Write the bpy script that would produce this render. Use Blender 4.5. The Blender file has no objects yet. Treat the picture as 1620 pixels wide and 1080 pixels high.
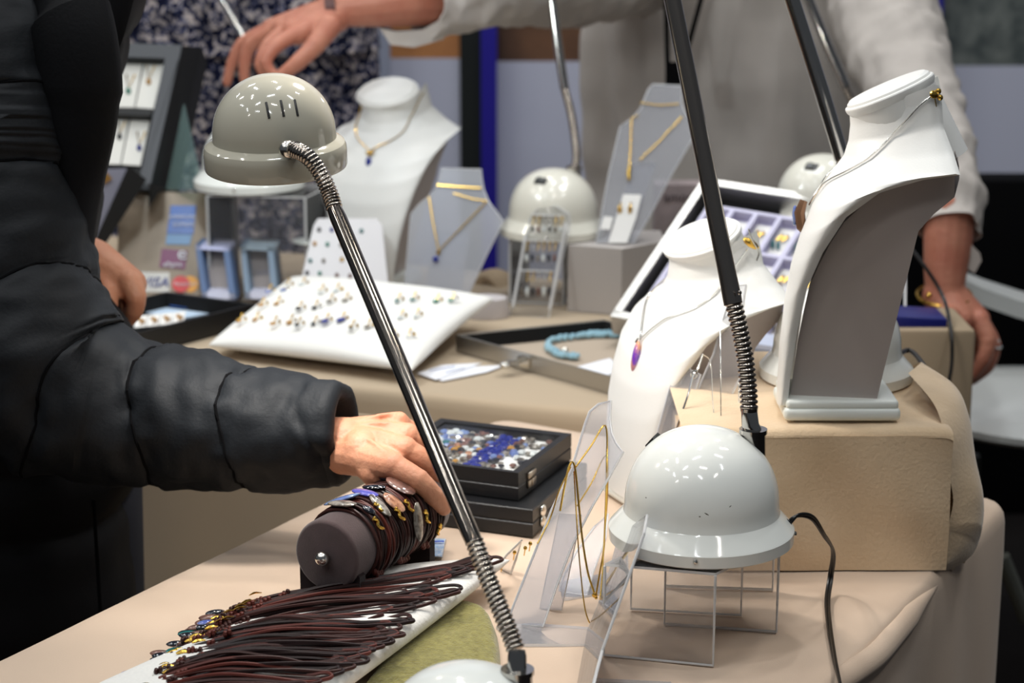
import bpy, bmesh, math, random
from mathutils import Vector, Matrix, noise
from math import sin, cos, pi, radians, sqrt, atan2
random.seed(7)
SC = bpy.context.scene
COL = SC.collection
V = Vector
# ------------------------------------------------------------------ camera, light, exposure
CAMZ, PITCH, FPX = 1.46, radians(14), 3150.0
cd = bpy.data.cameras.new('camera'); cam = bpy.data.objects.new('camera', cd); COL.objects.link(cam)
cam.location = (0, 0, CAMZ); cam.rotation_euler = (pi/2 - PITCH, 0, 0)
cd.sensor_width = 36; cd.lens = 36*FPX/1620; cd.clip_start = .05
cd.dof.use_dof = True; cd.dof.focus_distance = 1.82; cd.dof.aperture_fstop = 6.5
SC.camera = cam
SC.view_settings.view_transform = 'Standard'; SC.view_settings.look = 'None'
SC.view_settings.exposure = 0; SC.view_settings.gamma = 1; SC.view_settings.use_curve_mapping = False
SC.cycles.max_bounces = 10; SC.cycles.transparent_max_bounces = 24; SC.cycles.caustics_reflective = False
SC.cycles.caustics_refractive = False; SC.cycles.sample_clamp_indirect = 4
w = bpy.data.worlds.new('hall'); SC.world = w; w.use_nodes = True
w.node_tree.nodes['Background'].inputs[0].default_value = (.80, .88, 1.0, 1)
w.node_tree.nodes['Background'].inputs[1].default_value = .08
def area(loc, sx, sy, power, col=(1, 1, 1), rot=(0, 0, 0)):
    l = bpy.data.lights.new('hall_light', 'AREA'); l.shape = 'RECTANGLE'; l.size = sx; l.size_y = sy
    l.energy = power; l.color = col
    o = bpy.data.objects.new('hall_light', l); o.location = loc; o.rotation_euler = rot; COL.objects.link(o); return o
for ix in range(4):                       # the hall's rows of ceiling luminaires
    for iy in range(5):
        area((-4.4 + ix*2.0 + .5*(iy % 2), -1.6 + iy*1.55 + .4*(ix % 2), 5.2), .75, .13, 18 if iy < 3 else 24, (.93, .97, 1.0) if (ix+iy) % 3 else (1, .95, .88), (0, 0, radians(25 + 47*((ix*3+iy*5) % 4))))
def spot(loc, target, power, col=(1, .93, .85), angle=95, r=.03):
    l = bpy.data.lights.new('lamp_bulb_light', 'SPOT'); l.energy = power; l.color = col
    l.spot_size = radians(angle); l.spot_blend = .35; l.shadow_soft_size = r
    o = bpy.data.objects.new('lamp_bulb_light', l); o.location = loc
    o.rotation_euler = (V(target) - V(loc)).to_track_quat('-Z', 'Y').to_euler(); COL.objects.link(o); return o
# ------------------------------------------------------------------ placing helpers: real depths, real heights
_r, _f, _u = V((1, 0, 0)), V((0, cos(PITCH), -sin(PITCH))), V((0, sin(PITCH), cos(PITCH)))
def ray(px, py): return _f + _r*((px-810)/FPX) + _u*((540-py)/FPX)
C0 = V((0, 0, CAMZ))
def P(px, py, Y): d = ray(px, py); return C0 + d*(Y/d.y)
def G(px, py, z=.75): d = ray(px, py); return C0 + d*((z-CAMZ)/d.z)
def plane3(a, b, c): n = (b-a).cross(c-a).normalized(); return (a, n if n.y < 0 else -n)
def onpl(px, py, pl): d = ray(px, py); a, n = pl; return C0 + d*((a-C0).dot(n)/d.dot(n))
# ------------------------------------------------------------------ materials
MATS = {}
def lin(c): return tuple(((x/255)/12.92 if x/255 <= .04045 else ((x/255+.055)/1.055)**2.4) for x in c)
def mat(name, rgb=(200, 200, 200), rough=.5, metal=0, spec=.5, coat=0, sheen=0, bump=0, bscale=200, mot=0, mscale=8, rgb2=None, lin_in=None, trans=0, emit=0):
    if name in MATS: return MATS[name]
    m = bpy.data.materials.new(name); m.use_nodes = True; N = m.node_tree.nodes; L = m.node_tree.links
    b = N['Principled BSDF']; c = (*(lin_in or lin(rgb)), 1)
    b.inputs['Base Color'].default_value = c; b.inputs['Roughness'].default_value = rough
    b.inputs['Metallic'].default_value = metal; b.inputs['Specular IOR Level'].default_value = spec
    b.inputs['Coat Weight'].default_value = coat; b.inputs['Coat Roughness'].default_value = .06
    b.inputs['Sheen Weight'].default_value = sheen; b.inputs['Transmission Weight'].default_value = trans
    if emit: b.inputs['Emission Color'].default_value = c; b.inputs['Emission Strength'].default_value = emit
    tc = N.new('ShaderNodeTexCoord')
    if bump:
        n = N.new('ShaderNodeTexNoise'); n.inputs['Scale'].default_value = bscale; n.inputs['Detail'].default_value = 4
        bp = N.new('ShaderNodeBump'); bp.inputs['Strength'].default_value = bump; bp.inputs['Distance'].default_value = .002
        L.new(tc.outputs['Object'], n.inputs['Vector']); L.new(n.outputs['Fac'], bp.inputs['Height']); L.new(bp.outputs['Normal'], b.inputs['Normal'])
    if mot:
        n = N.new('ShaderNodeTexNoise'); n.inputs['Scale'].default_value = mscale; n.inputs['Detail'].default_value = 5
        r = N.new('ShaderNodeValToRGB'); r.color_ramp.elements[0].position = .5-mot; r.color_ramp.elements[1].position = .5+mot
        r.color_ramp.elements[0].color = c; r.color_ramp.elements[1].color = (*lin(rgb2), 1)
        L.new(tc.outputs['Object'], n.inputs['Vector']); L.new(n.outputs['Fac'], r.inputs['Fac']); L.new(r.outputs['Color'], b.inputs['Base Color'])
    MATS[name] = m; return m
def acrylic(name, white=.0, tint=(1, 1, 1), gloss=.05, grough=.03, body=(.85, .87, .92)):
    """clear or frosted plastic sheet: part passes straight through, part scatters, a little mirrors"""
    m = bpy.data.materials.new(name); m.use_nodes = True; N = m.node_tree.nodes; L = m.node_tree.links; N.clear()
    out = N.new('ShaderNodeOutputMaterial'); tr = N.new('ShaderNodeBsdfTransparent'); tr.inputs[0].default_value = (*tint, 1)
    df = N.new('ShaderNodeBsdfDiffuse'); df.inputs[0].default_value = (*body, 1)
    tl = N.new('ShaderNodeBsdfTranslucent'); tl.inputs[0].default_value = (*body, 1)
    m1 = N.new('ShaderNodeMixShader'); m1.inputs[0].default_value = .5
    m2 = N.new('ShaderNodeMixShader'); m2.inputs[0].default_value = white
    gl = N.new('ShaderNodeBsdfGlossy'); gl.inputs[1].default_value = grough
    fr = N.new('ShaderNodeLayerWeight'); fr.inputs[0].default_value = .12
    mx = N.new('ShaderNodeMath'); mx.operation = 'ADD'; mx.inputs[1].default_value = gloss; mx.use_clamp = True
    m3 = N.new('ShaderNodeMixShader')
    L.new(df.outputs[0], m1.inputs[1]); L.new(tl.outputs[0], m1.inputs[2])
    L.new(tr.outputs[0], m2.inputs[1]); L.new(m1.outputs[0], m2.inputs[2])
    L.new(fr.outputs['Fresnel'], mx.inputs[0]); L.new(mx.outputs[0], m3.inputs[0])
    L.new(m2.outputs[0], m3.inputs[1]); L.new(gl.outputs[0], m3.inputs[2]); L.new(m3.outputs[0], out.inputs[0])
    MATS[name] = m; return m
CLEAR = acrylic('clear_acrylic', .05, (.985, .985, .985), .03)
FROST = acrylic('frosted_acrylic', .26, (.93, .94, .97), .03, .2)
FROST2 = acrylic('milky_acrylic', .42, (.9, .92, .97), .02, .3)
EDGE = acrylic('cut_acrylic_edge', 1.0, (1, 1, 1), .03, .2, (1, 1, 1))
WPAINT = mat('white_enamel', (240, 242, 236), .09)
WSHADED = mat('shaded_white_enamel', (190, 186, 170), .09)  # white enamel greyed: the head's shaded side is put into the colour
CHROME = mat('chrome', (190, 187, 182), .14, 1)
CHROMED = mat('dark_chrome', (140, 131, 122), .13, 1)
RIBBED = mat('ribbed_steel', (164, 156, 147), .2, 1)
SILVER = mat('silver', (225, 222, 215), .2, 1)
GOLD = mat('gold', (232, 190, 92), .25, 1)
BLACKP = mat('black_plastic', (14, 14, 15), .35)
LEATHW = mat('white_leatherette', (238, 238, 234), .42, bump=.08, bscale=500)
LEATHG = mat('greige_board', (176, 166, 161), .6)
BASEW = mat('white_plinth_plastic', (232, 236, 230), .35)
CLOTH1 = mat('beige_tablecloth', (206, 182, 160), .9, spec=.1, sheen=.15, bump=.15, bscale=900, mot=.35, mscale=6, rgb2=(212, 190, 168))
CLOTH2 = mat('grey_beige_tablecloth', (180, 162, 138), .9, spec=.1, sheen=.15, bump=.15, bscale=900)
SUEDE = mat('beige_suede_cloth', (230, 204, 170), .95, spec=.05, sheen=.5, bump=.35, bscale=260, mot=.3, mscale=14, rgb2=(214, 186, 150))
VELVET = mat('white_velvet', (240, 238, 232), .95, spec=.1, sheen=.3, bump=.3, bscale=500)
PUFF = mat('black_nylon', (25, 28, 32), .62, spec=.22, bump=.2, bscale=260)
LINEN = mat('pale_linen', (198, 191, 184), .9, spec=.1, bump=.3, bscale=420, mot=.3, mscale=9, rgb2=(182, 175, 169))
PUFFD = mat('black_nylon_shaded', (15, 16, 19), .7, spec=.15, bump=.2, bscale=260)  # darker copy of the sleeve nylon, trunk shade put into the colour
BLACKC = mat('black_cloth', (9, 9, 11), .9, spec=.1)
LEATHB = mat('black_leatherette', (15, 16, 19), .38, bump=.2, bscale=600)
ALU = mat('brushed_aluminium', (190, 188, 184), .38, 1)
BROWNC = mat('brown_leather_cord', (58, 30, 26), .42, spec=.3)
REDBC = mat('red_brown_leather_cord', (92, 42, 34), .45, spec=.3)
DARKC = mat('near_black_leather_cord', (34, 18, 17), .38, spec=.3)
PLUM = mat('plum_velvet', (88, 72, 72), .95, spec=.1, sheen=.5, bump=.2, bscale=900, mot=.25, mscale=60, rgb2=(76, 62, 62))
PLUMD = mat('dark_plum_velvet', (34, 24, 26), .95, spec=.05, sheen=.2)
def skin(name, a, b, sp=(150, 88, 60)):
    m = mat(name, a, .5, spec=.35, bump=.5, bscale=170, mot=.28, mscale=28, rgb2=b)
    bs = m.node_tree.nodes['Principled BSDF']; bs.inputs['Subsurface Weight'].default_value = .12
    bs.inputs['Subsurface Radius'].default_value = (.012, .004, .002); bs.inputs['Subsurface Scale'].default_value = .6; return m
SKIN1 = skin('pale_freckled_skin', (206, 150, 120), (188, 124, 94))
SKIN2 = skin('ruddy_skin', (192, 132, 108), (172, 104, 84))
SKIN3 = skin('tan_skin', (164, 92, 58), (146, 76, 48))
def gem(name, rgb, rough=.1, **k): return mat(name, rgb, rough, coat=.8, **k)
G_BLUE = gem('deep_blue_stone', (26, 44, 140)); G_TEAL = gem('teal_stone', (30, 110, 110)); G_GREY = gem('grey_shell', (158, 152, 142), .25, mot=.12, mscale=120, rgb2=(74, 66, 58))
G_ICE = gem('pale_blue_shell', (140, 166, 206), .12, mot=.2, mscale=60, rgb2=(84, 100, 176)); G_ORANGE = gem('peach_stone', (214, 160, 124), .3, mot=.1, mscale=150, rgb2=(150, 96, 70)); G_DARK = gem('dark_stone', (30, 34, 44))
G_GREEN = gem('green_stone', (40, 130, 110)); G_PURPLE = gem('violet_stone', (110, 60, 170)); G_CLEAR = gem('pearly_stone', (220, 226, 226)); G_AMBER = gem('amber_stone', (190, 140, 60))
G_PINK = gem('brown_pink_stone', (128, 86, 72), .45, mot=.12, mscale=140, rgb2=(84, 54, 46))
# ------------------------------------------------------------------ mesh helpers
ROOTM = {}
def rootm(o): return ROOTM.get(o.name, Matrix.Identity(4))
def thing(name, label, cat, loc=(0, 0, 0), rz=0, group=None):
    o = bpy.data.objects.new(name, None); o.empty_display_size = .05; COL.objects.link(o)
    o.location = loc; o.rotation_euler = (0, 0, rz); o['label'] = label; o['category'] = cat
    if group: o['group'] = group
    ROOTM[o.name] = Matrix.LocRotScale(V(loc), Matrix.Rotation(rz, 3, 'Z').to_quaternion(), None); return o
def tag(o, label, cat, group=None):
    o['label'] = label; o['category'] = cat
    if group: o['group'] = group
    return o
def link(name, me, m, parent=None, world=False, kind=None, label=None):
    o = bpy.data.objects.new(name, me); COL.objects.link(o)
    for x in (m if isinstance(m, (list, tuple)) else [m]):
        if me.users < 2 or not me.materials: me.materials.append(x)
    if parent:
        o.parent = parent
        if world: o.matrix_parent_inverse = rootm(parent).inverted(); ROOTM[o.name] = Matrix.Identity(4)
        else: ROOTM[o.name] = rootm(parent)
    if kind: o['kind'] = kind
    if label: o['label'] = label
    return o
def finish(bm, smooth=True, angle=None, weld=False):
    if weld: bmesh.ops.remove_doubles(bm, verts=bm.verts, dist=1e-5)
    bmesh.ops.recalc_face_normals(bm, faces=bm.faces)
    for f in bm.faces: f.smooth = smooth
    if smooth and angle:
        for e in bm.edges:
            if len(e.link_faces) == 2 and e.calc_face_angle(0) > radians(angle): e.smooth = False
    me = bpy.data.meshes.new('m'); bm.to_mesh(me); bm.free(); return me
class B:
    """collects shapes; out() links them as one mesh"""
    def __init__(s): s.bm = bmesh.new()
    def poly(s, pts, mi=0):
        f = s.bm.faces.new([s.bm.verts.new(p) for p in pts]); f.material_index = mi; return s
    def box(s, c, size, rot=None, bev=0, seg=2, mi=0):
        M = Matrix.Translation(V(c)) @ (rot.to_4x4() if rot else Matrix.Identity(4)) @ Matrix.Diagonal((*size, 1))
        r = bmesh.ops.create_cube(s.bm, size=1, matrix=M); vs = r['verts']
        fs = set(f for v in vs for f in v.link_faces)
        for f in fs: f.material_index = mi
        if bev:
            es = set(e for v in vs for e in v.link_edges)
            r = bmesh.ops.bevel(s.bm, geom=list(es), offset=bev, segments=seg, profile=.5, affect='EDGES')
            for f in r['faces']: f.material_index = mi
        return s
    def hexa(s, q, mi=0):
        """q: 4 bottom points, 4 top points"""
        v = [s.bm.verts.new(p) for p in q]
        for a in ((0, 1, 2, 3), (4, 5, 6, 7), (0, 1, 5, 4), (1, 2, 6, 5), (2, 3, 7, 6), (3, 0, 4, 7)):
            f = s.bm.faces.new([v[i] for i in a]); f.material_index = mi
        return s
    def rings(s, R, closed=True, caps=(True, True), mi=0):
        vs = [[s.bm.verts.new(p) for p in r] for r in R]; n = len(R[0])
        for a, b in zip(vs, vs[1:]):
            for i in range(n if closed else n-1):
                j = (i+1) % n
                f = s.bm.faces.new((a[i], a[j], b[j], b[i])); f.material_index = mi
        if closed and caps[0]: s.bm.faces.new(vs[0]).material_index = mi
        if closed and caps[1]: s.bm.faces.new(vs[-1]).material_index = mi
        return s
    def tube(s, pts, r, n=8, closed=False, caps=True, mi=0, flat=1):
        pts = [V(p) for p in pts]; K = len(pts); R = []; up = None
        for i, p in enumerate(pts):
            if closed: t = pts[(i+1) % K] - pts[i-1]
            else: t = pts[min(i+1, K-1)] - pts[max(i-1, 0)]
            if t.length < 1e-9: t = V((0, 0, 1))
            t.normalize()
            if up is None: up = t.orthogonal().normalized()
            up = (up - t*up.dot(t)); up = up.normalized() if up.length > 1e-6 else t.orthogonal().normalized()
            w_ = t.cross(up); rr = r[i] if isinstance(r, (list, tuple)) else r
            R.append([p + up*(rr*cos(2*pi*k/n)) + w_*(rr*flat*sin(2*pi*k/n)) for k in range(n)])
        if closed: R.append(R[0]); return s.rings(R, True, (False, False), mi)
        return s.rings(R, True, (caps, caps), mi)
    def lathe(s, prof, n=48, M=None, mi=0, closetop=True):
        M = M or Matrix.Identity(4); R = []
        for r, z in prof: R.append([M @ V((max(r, 1e-5)*cos(2*pi*k/n), max(r, 1e-5)*sin(2*pi*k/n), z)) for k in range(n)])
        return s.rings(R, True, (True, closetop), mi)
    def ball(s, c, r, n=10, sc=(1, 1, 1), rot=None, mi=0):
        M = Matrix.Translation(V(c)) @ (rot.to_4x4() if rot else Matrix.Identity(4)) @ Matrix.Diagonal((r*sc[0], r*sc[1], r*sc[2], 1))
        q = bmesh.ops.create_uvsphere(s.bm, u_segments=n, v_segments=max(4, n*2//3), radius=1, matrix=M)
        for f in set(f for v in q['verts'] for f in v.link_faces): f.material_index = mi
        return s
    def prism(s, pts, n, t, mi=0, me=None):
        """polygon pts (coplanar) thickened by t against normal n; side faces take material me"""
        pts = [V(p) for p in pts]; n = V(n)*t
        a = [s.bm.verts.new(p) for p in pts]; b = [s.bm.verts.new(p-n) for p in pts]
        s.bm.faces.new(a).material_index = mi; s.bm.faces.new(b[::-1]).material_index = mi
        for i in range(len(pts)):
            j = (i+1) % len(pts); s.bm.faces.new((a[i], a[j], b[j], b[i])).material_index = mi if me is None else me
        return s
    def out(s, name, m, parent=None, world=False, smooth=True, angle=35, kind=None, label=None, weld=False):
        return link(name, finish(s.bm, smooth, angle, weld), m, parent, world, kind, label)
def spline(pts, k=8):
    """Catmull-Rom through pts (Vectors or tuples of any length)"""
    Q = [V(p) for p in pts]; Q = [Q[0]*2-Q[1]] + Q + [Q[-1]*2-Q[-2]]; out = []
    for i in range(1, len(Q)-2):
        a, b, c, d = Q[i-1:i+3]
        for j in range(k):
            t = j/k; out.append(.5*((2*b) + (c-a)*t + (2*a-5*b+4*c-d)*t*t + (3*b-a-3*c+d)*t**3))
    out.append(Q[-2]); return out
def interp(tab, x):
    if x <= tab[0][0]: return tab[0][1]
    for (a, fa), (b, fb) in zip(tab, tab[1:]):
        if x <= b: return fa + (fb-fa)*(x-a)/(b-a)
    return tab[-1][1]
def R_to(d, axis='Z'): return V(d).to_track_quat(axis, 'Y').to_matrix()
def nz(p, s): return noise.noise(V(p)*s)
def text_mesh(txt, M, h, m, parent, name='lettering', world=True, shear=0, depth=.0003, align='CENTER'):
    cu = bpy.data.curves.new('t', 'FONT'); cu.body = txt; cu.size = h; cu.align_x = align; cu.align_y = 'CENTER'; cu.shear = shear; cu.extrude = depth; cu.resolution_u = 3
    o = bpy.data.objects.new('t', cu); COL.objects.link(o); bpy.context.view_layer.update()
    me = bpy.data.meshes.new_from_object(o.evaluated_get(bpy.context.evaluated_depsgraph_get()))
    bpy.data.objects.remove(o); me.transform(M); return link(name, me, m, parent, world)
def sheet(name, px, pl, t, m, parent, edge=None, smooth=False):
    b = B(); b.prism([onpl(x, y, pl) for x, y in px], pl[1], t, 0, 1 if edge else None)
    return b.out(name, [m, edge] if edge else m, parent, True, smooth=smooth)
# ------------------------------------------------------------------ the setting
def struct(o): o['kind'] = 'structure'; return o
FLOORM = mat('dark_carpet', (26, 24, 24), .95, spec=.05, bump=.3, bscale=80)
struct(B().box((0, 3, -.02), (16, 18, .04)).out('floor', FLOORM, smooth=False))
WALLM = mat('lavender_white_panel', (202, 205, 224), .7)
YB = 5.2
def wq(name, x0, y0, x1, y1, m, Y=YB, t=.03, **k):
    a, b = P(x0, y1, Y), P(x1, y0, Y); return B().box(((a.x+b.x)/2, Y+t/2, (a.z+b.z)/2), (abs(b.x-a.x), t, abs(b.z-a.z))).out(name, m, smooth=False, **k)
struct(B().box((0, YB+.12, 1.5), (8, .05, 3.0)).out('wall_back', WALLM, smooth=False))
BLUEM = mat('royal_blue_post_paint', (28, 14, 150), .6); BLKPAN = mat('black_panel', (12, 20, 18), .7)
wt = struct(wq('trim_1', 764, -400, 785, 900, BLUEM, YB-.06, .05)); struct(wq('trim_2', 1446, -400, 1467, 900, BLUEM, YB-.06, .05))
tag(wq('backdrop_board', 731, -300, 763, 700, BLKPAN, YB-.02, .03), 'tall narrow black panel beside the blue post behind the counter', 'panel')
tag(wq('backdrop_board', 612, 92, 731, 760, WALLM, YB, .03), 'pale lavender panel left of the narrow black panel', 'panel', None)
tag(wq('backdrop_board', 786, 97, 1446, 800, WALLM, YB, .03), 'pale lavender panel between the two blue posts', 'panel')
tag(wq('backdrop_board', 1467, 104, 1800, 800, WALLM, YB, .03), 'pale lavender panel right of the right blue post', 'panel')
tag(wq('poster', 612, -200, 731, 92, mat('orange_brown_print', (214, 150, 92), .5, mot=.2, mscale=9, rgb2=(180, 120, 76)), YB, .03), 'orange brown picture above the panel left of the black panel', 'poster')
tag(wq('poster', 786, -200, 1446, 97, mat('dark_wood_print', (16, 15, 22), .5, mot=.12, mscale=2.6, rgb2=(120, 84, 60)), YB, .03), 'dark brown and black picture above the middle panel', 'poster')
tag(wq('poster', 1467, -300, 1800, 104, mat('grey_wood_grain_print', (78, 86, 86), .6, mot=.15, mscale=22, rgb2=(122, 128, 124)), YB, .03), 'grey speckled picture above the panel at far right', 'poster')
tag(wq('display_pole', 597, -300, 611, 760, mat('pale_grey_post', (150, 156, 176), .5), YB-.08, .03), 'thin pale grey pole beside the floral dress', 'pole')
# ------------------------------------------------------------------ tables under cloth
def tablecloth(name, corners, ztop, m, label, amp=.012, freq=9, zbot=.02, seed=0, r=.012, wr=.0014):
    """rounded quad outline, top rings, rounded edge, hanging skirt with folds"""
    cs = [V((c[0], c[1], 0)) for c in corners]; ctr = sum(cs, V())/4; out = []
    n = 4
    for i in range(n):
        a, p, q = cs[i-1], cs[i], cs[(i+1) % n]; d1 = (a-p).normalized(); d2 = (q-p).normalized(); rr = .03
        for k in range(5):
            t = k/4; out.append((p+d1*rr)*(1-t)**2 + p*2*t*(1-t) + (p+d2*rr)*t*t)
        L = (q-p).length; m_ = int(L/.02)
        for k in range(1, m_): out.append(p + (q-p).normalized()*(rr + (L-2*rr)*k/m_))
    N_ = len(out); nor = []
    for i in range(N_):
        t = out[(i+1) % N_]-out[i-1]; nn = V((t.y, -t.x, 0)).normalized()
        if nn.dot(out[i]-ctr) < 0: nn = -nn
        nor.append(nn)
    R = []
    for s_ in [x/26 for x in range(1, 27)]:
        ring = []
        for p in out:
            q = ctr + (p-ctr)*s_
            ring.append(V((q.x, q.y, ztop + wr*(nz((q.x, q.y, seed), 5) + .6*nz((q.x+q.y*.6, q.y, seed+3), 14)))))
        R.append(ring)
    for dz, do in ((-.0035, .0045), (-.009, .008), (-.02, .010)):
        R.append([V((p.x+nn.x*do, p.y+nn.y*do, ztop+dz)) for p, nn in zip(out, nor)])
    arc = 0; A = []
    for i in range(N_): A.append(arc); arc += (out[(i+1) % N_]-out[i]).length
    for k in range(1, 19):
        z = ztop-.02 - (ztop-.02-zbot)*k/18; g = min(1, k/9); ring = []
        for i, (p, nn) in enumerate(zip(out, nor)):
            wv = amp*g*(sin(A[i]*freq*2) + .7*sin(A[i]*freq*4.3+1.3+seed) + 1.2*nz((A[i]*5, z*1.2, seed), 1))
            o = .011 + .012*g + wv; ring.append(V((p.x+nn.x*o, p.y+nn.y*o, z)))
        R.append(ring)
    o = B().rings(R, True, (True, False)).out(name, m, angle=None)
    return tag(o, label, 'tablecloth')
def ground(px, py, z=.75): q = G(px, py, z); return (q.x, q.y)
near_q = [(-.70, 1.245), (-.015, 2.44), (.548, 2.115), (-.03, 1.08)]
tablecloth('tablecloth', near_q, .75, CLOTH1, 'beige tablecloth hanging over the near table under the two gooseneck lamps', seed=1)
bu = V((.9315, -.3637)); bn = V((.3637, .9315)); b0 = V((.106, 2.475))
def bt(u, v): q = b0 + bu*u + bn*v; return (q.x, q.y)
tablecloth('tablecloth', [bt(-1.25, 0), bt(-1.25, .80), (.56, 3.06), bt(.36, 0)], .75, CLOTH2, 'greyish beige tablecloth on the back table under the white earring pillow', amp=.006, seed=5)
# hem band of the back cloth seen under its front edge
hb = B()
hr = []
for k in range(60):
    u = -1.2 + 1.6*k/59; q = b0 + bu*u - bn*(.024+.002*sin(k*.9)); hr.append(V((q.x, q.y, .716)))
hb.tube(hr, .0035, 6); ho = hb.out('rolled_hem', CLOTH2, bpy.data.objects['tablecloth.001'])
fb = B(); fp = spline([G(1484, 922, .738), G(1452, 958, .738), G(1424, 992, .736), G(1388, 1034, .737), G(1350, 1062, .739), G(1318, 1085, .738), G(1296, 1120, .735)], 8)
fb.tube(fp, [.0075*min(1, .15+i/14, .15+(len(fp)-1-i)/10) for i in range(len(fp))], 14, flat=1.5); fb.out('fold', CLOTH1, bpy.data.objects['tablecloth'], angle=None)
# ------------------------------------------------------------------ cloth covered riser at right
def suede_riser():
    b = B(); zt, zb = .90, .752; n = 0
    # outline of the covered box, the right side slumps outward towards the table
    fl = G(1110, 903, .752); x0 = .168; yf, yb = 1.888, 2.20; x1 = .437
    R = []
    prof = []          # path over the box from bottom front, up, over the top, in x-y slices
    NX = 64
    for i in range(NX+1):
        x = x0 + (x1-x0)*i/NX; ring = []
        drop = 0
        k = max(0, (x-.427)/.047)
        for j in range(41):
            t = j/40
            if t < .42:                       # front face
                s_ = t/.42; z = zb + (zt-zb)*s_; y = yf + .004*sin(x*38+s_*4)*sin(pi*s_) + .012*k*k
            elif t < .5:
                s_ = (t-.42)/.08; a = s_*pi/2; y = yf + .012*(1-cos(a))*1.0; z = zt - .012 + .012*sin(a)
                z = zt-.010*(1-sin(a)); y = yf+.010*(1-cos(a))
            else:
                s_ = (t-.5)/.5; y = yf+.010 + (yb-yf-.01)*s_; z = zt
            z -= (k**2.2)*.10*(1 if z > zb+.02 else (z-zb)/.02)
            z = max(zb, z); p = V((x, y, z))
            p.z += .0012*nz(p, 22) if z > zb+.001 else 0; p.y += .0022*nz(p, 16)
            ring.append(p)
        R.append(ring)
    b.rings(R, False)
    # slumped drape at the right end: a fat fold hanging down and tucked under
    prof = [(1437, 583, 2.15), (1497, 612, 2.08), (1523, 660, 2.03), (1535, 730, 1.99), (1549, 790, 1.96), (1552, 835, 1.95), (1540, 875, 1.93), (1505, 900, 1.915), (1478, 905, 1.90)]
    edge = spline([P(*q) for q in prof], 6)
    inn = spline([P(1437, 590, 2.0), P(1478, 640, 1.93), P(1494, 690, 1.90), P(1502, 750, 1.895), P(1508, 790, 1.895), P(1503, 820, 1.892), P(1496, 850, 1.892), P(1488, 885, 1.892), P(1478, 904, 1.893)], 6)
    R = []
    for k in range(17):
        t = k/16; R.append([a.lerp(c, t) + V((.012*sin(pi*t), -.008*sin(pi*t), .012*sin(pi*t)))*(1 if i < 34 else .4) for i, (a, c) in enumerate(zip(edge, inn))])
    b.rings(R, False)
    # back of the drape
    R = []
    for k in range(7):
        t = k/6; R.append([a + V((-.02*t - .03*t*t, .10*t, -.004*t)) for a in edge])
    b.rings(R, False)
    b.box(((x0+.44)/2, (yf+yb)/2+.004, (zb+zt)/2-.012), (.44-x0-.01, yb-yf-.02, zt-zb-.03))
    root = tag(b.out('riser_cover', SUEDE, angle=60), 'beige suede cloth draped over a raised block right of the near lamp', 'cloth')
    # inner pleats in the open end
    c = B()
    for (pts, r) in (([(1500, 790, 1.93), (1515, 830, 1.93), (1516, 870, 1.925), (1500, 898, 1.92)], .008), ([(1528, 800, 1.95), (1534, 850, 1.94), (1518, 885, 1.93)], .009)):
        c.tube(spline([P(*q) for q in pts], 6), r, 8, flat=.5)
    c.out('pleat', SUEDE, root, True)
suede_riser()
# ------------------------------------------------------------------ gooseneck lamps
def ribbed(b, pts, r, pitch, amp=.10, n=14, mi=0):
    pts = [V(p) for p in pts]; L = [0]
    for a, c in zip(pts, pts[1:]): L.append(L[-1]+(c-a).length)
    tot = L[-1]; m_ = int(tot/(pitch/5)); out = []; rr = []; j = 0
    for i in range(m_+1):
        s = tot*i/m_
        while j < len(L)-2 and L[j+1] < s: j += 1
        t = (s-L[j])/max(1e-9, L[j+1]-L[j]); out.append(pts[j].lerp(pts[j+1], t))
        rr.append(r*(1 - amp + 2*amp*abs(sin(pi*s/pitch))**.7))
    b.tube(out, rr, n, mi=mi)
def lamp_base(root, s=1.0, collar=(.047, .012), m=WPAINT, coll_tilt=(.05, 0), switch=None, grommet=None, recess=True, n=72):
    """white dome base; local frame, z up, s scales it"""
    pr = [(.0835, 0), (.085, .0012), (.0852, .0115), (.0842, .0130), (.0730, .0255), (.0718, .0272), (.0711, .031), (.0706, .036)]
    for k in range(1, 23):
        a = k/22*pi/2; pr.append((.0706*cos(a)**.92 if k < 22 else 0, .036+.0690*sin(a)))
    b = B().lathe([(r*s, z*s) for r, z in pr], n); b.out('base', m, root, angle=16)
    q = B(); cx, cy = collar
    q.tube([(cx*s, cy*s, .055*s), ((cx+coll_tilt[0]*.02)*s, cy*s, .083*s)], .0122*s, 20)
    if recess: B().lathe([(.0, .0), (.0155*s, .0), (.0155*s, .0012)], 24, Matrix.Translation((cx*s+.0012, cy*s-.001, .0775*s)) @ Matrix.Rotation(radians(52), 4, 'Y') ).out('socket_gap', BLACKP, root)
    q2 = B()
    top = V((cx*s-.001, cy*s, .100*s))
    q2.tube([V((cx*s+.001, cy*s, .05*s)), top], .0112*s, 24)
    q2.tube([top-V((0, 0, .0015)), top+V((0, 0, .0025))], .0128*s, 24)
    q2.out('collar', CHROME, root)
    for a in (-1.72, -.12, 1.9):
        B().ball((.0853*s*cos(a), .0853*s*sin(a), .0075*s), .0024*s, 8).out('screw', SILVER, root)
    if switch is not None:
        a, e = switch; d = V((cos(a)*cos(e), sin(a)*cos(e), sin(e))); rt = R_to(d)
        c = V((0, 0, .036*s)) + V((d.x*.0706*s, d.y*.0706*s, d.z*.069*s))
        o = B().box(c, (.020*s, .013*s, .005*s), rt, .001).out('switch', BLACKP, root)
        B().box(c+d*.003, (.010*s, .010*s, .004*s), rt @ Matrix.Rotation(.25, 3, 'Y'), .0008).out('rocker', mat('dark_grey_plastic', (40, 44, 44), .3), o)
    return top
def world_base(root, p): return rootm(root) @ V(p)
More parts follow.
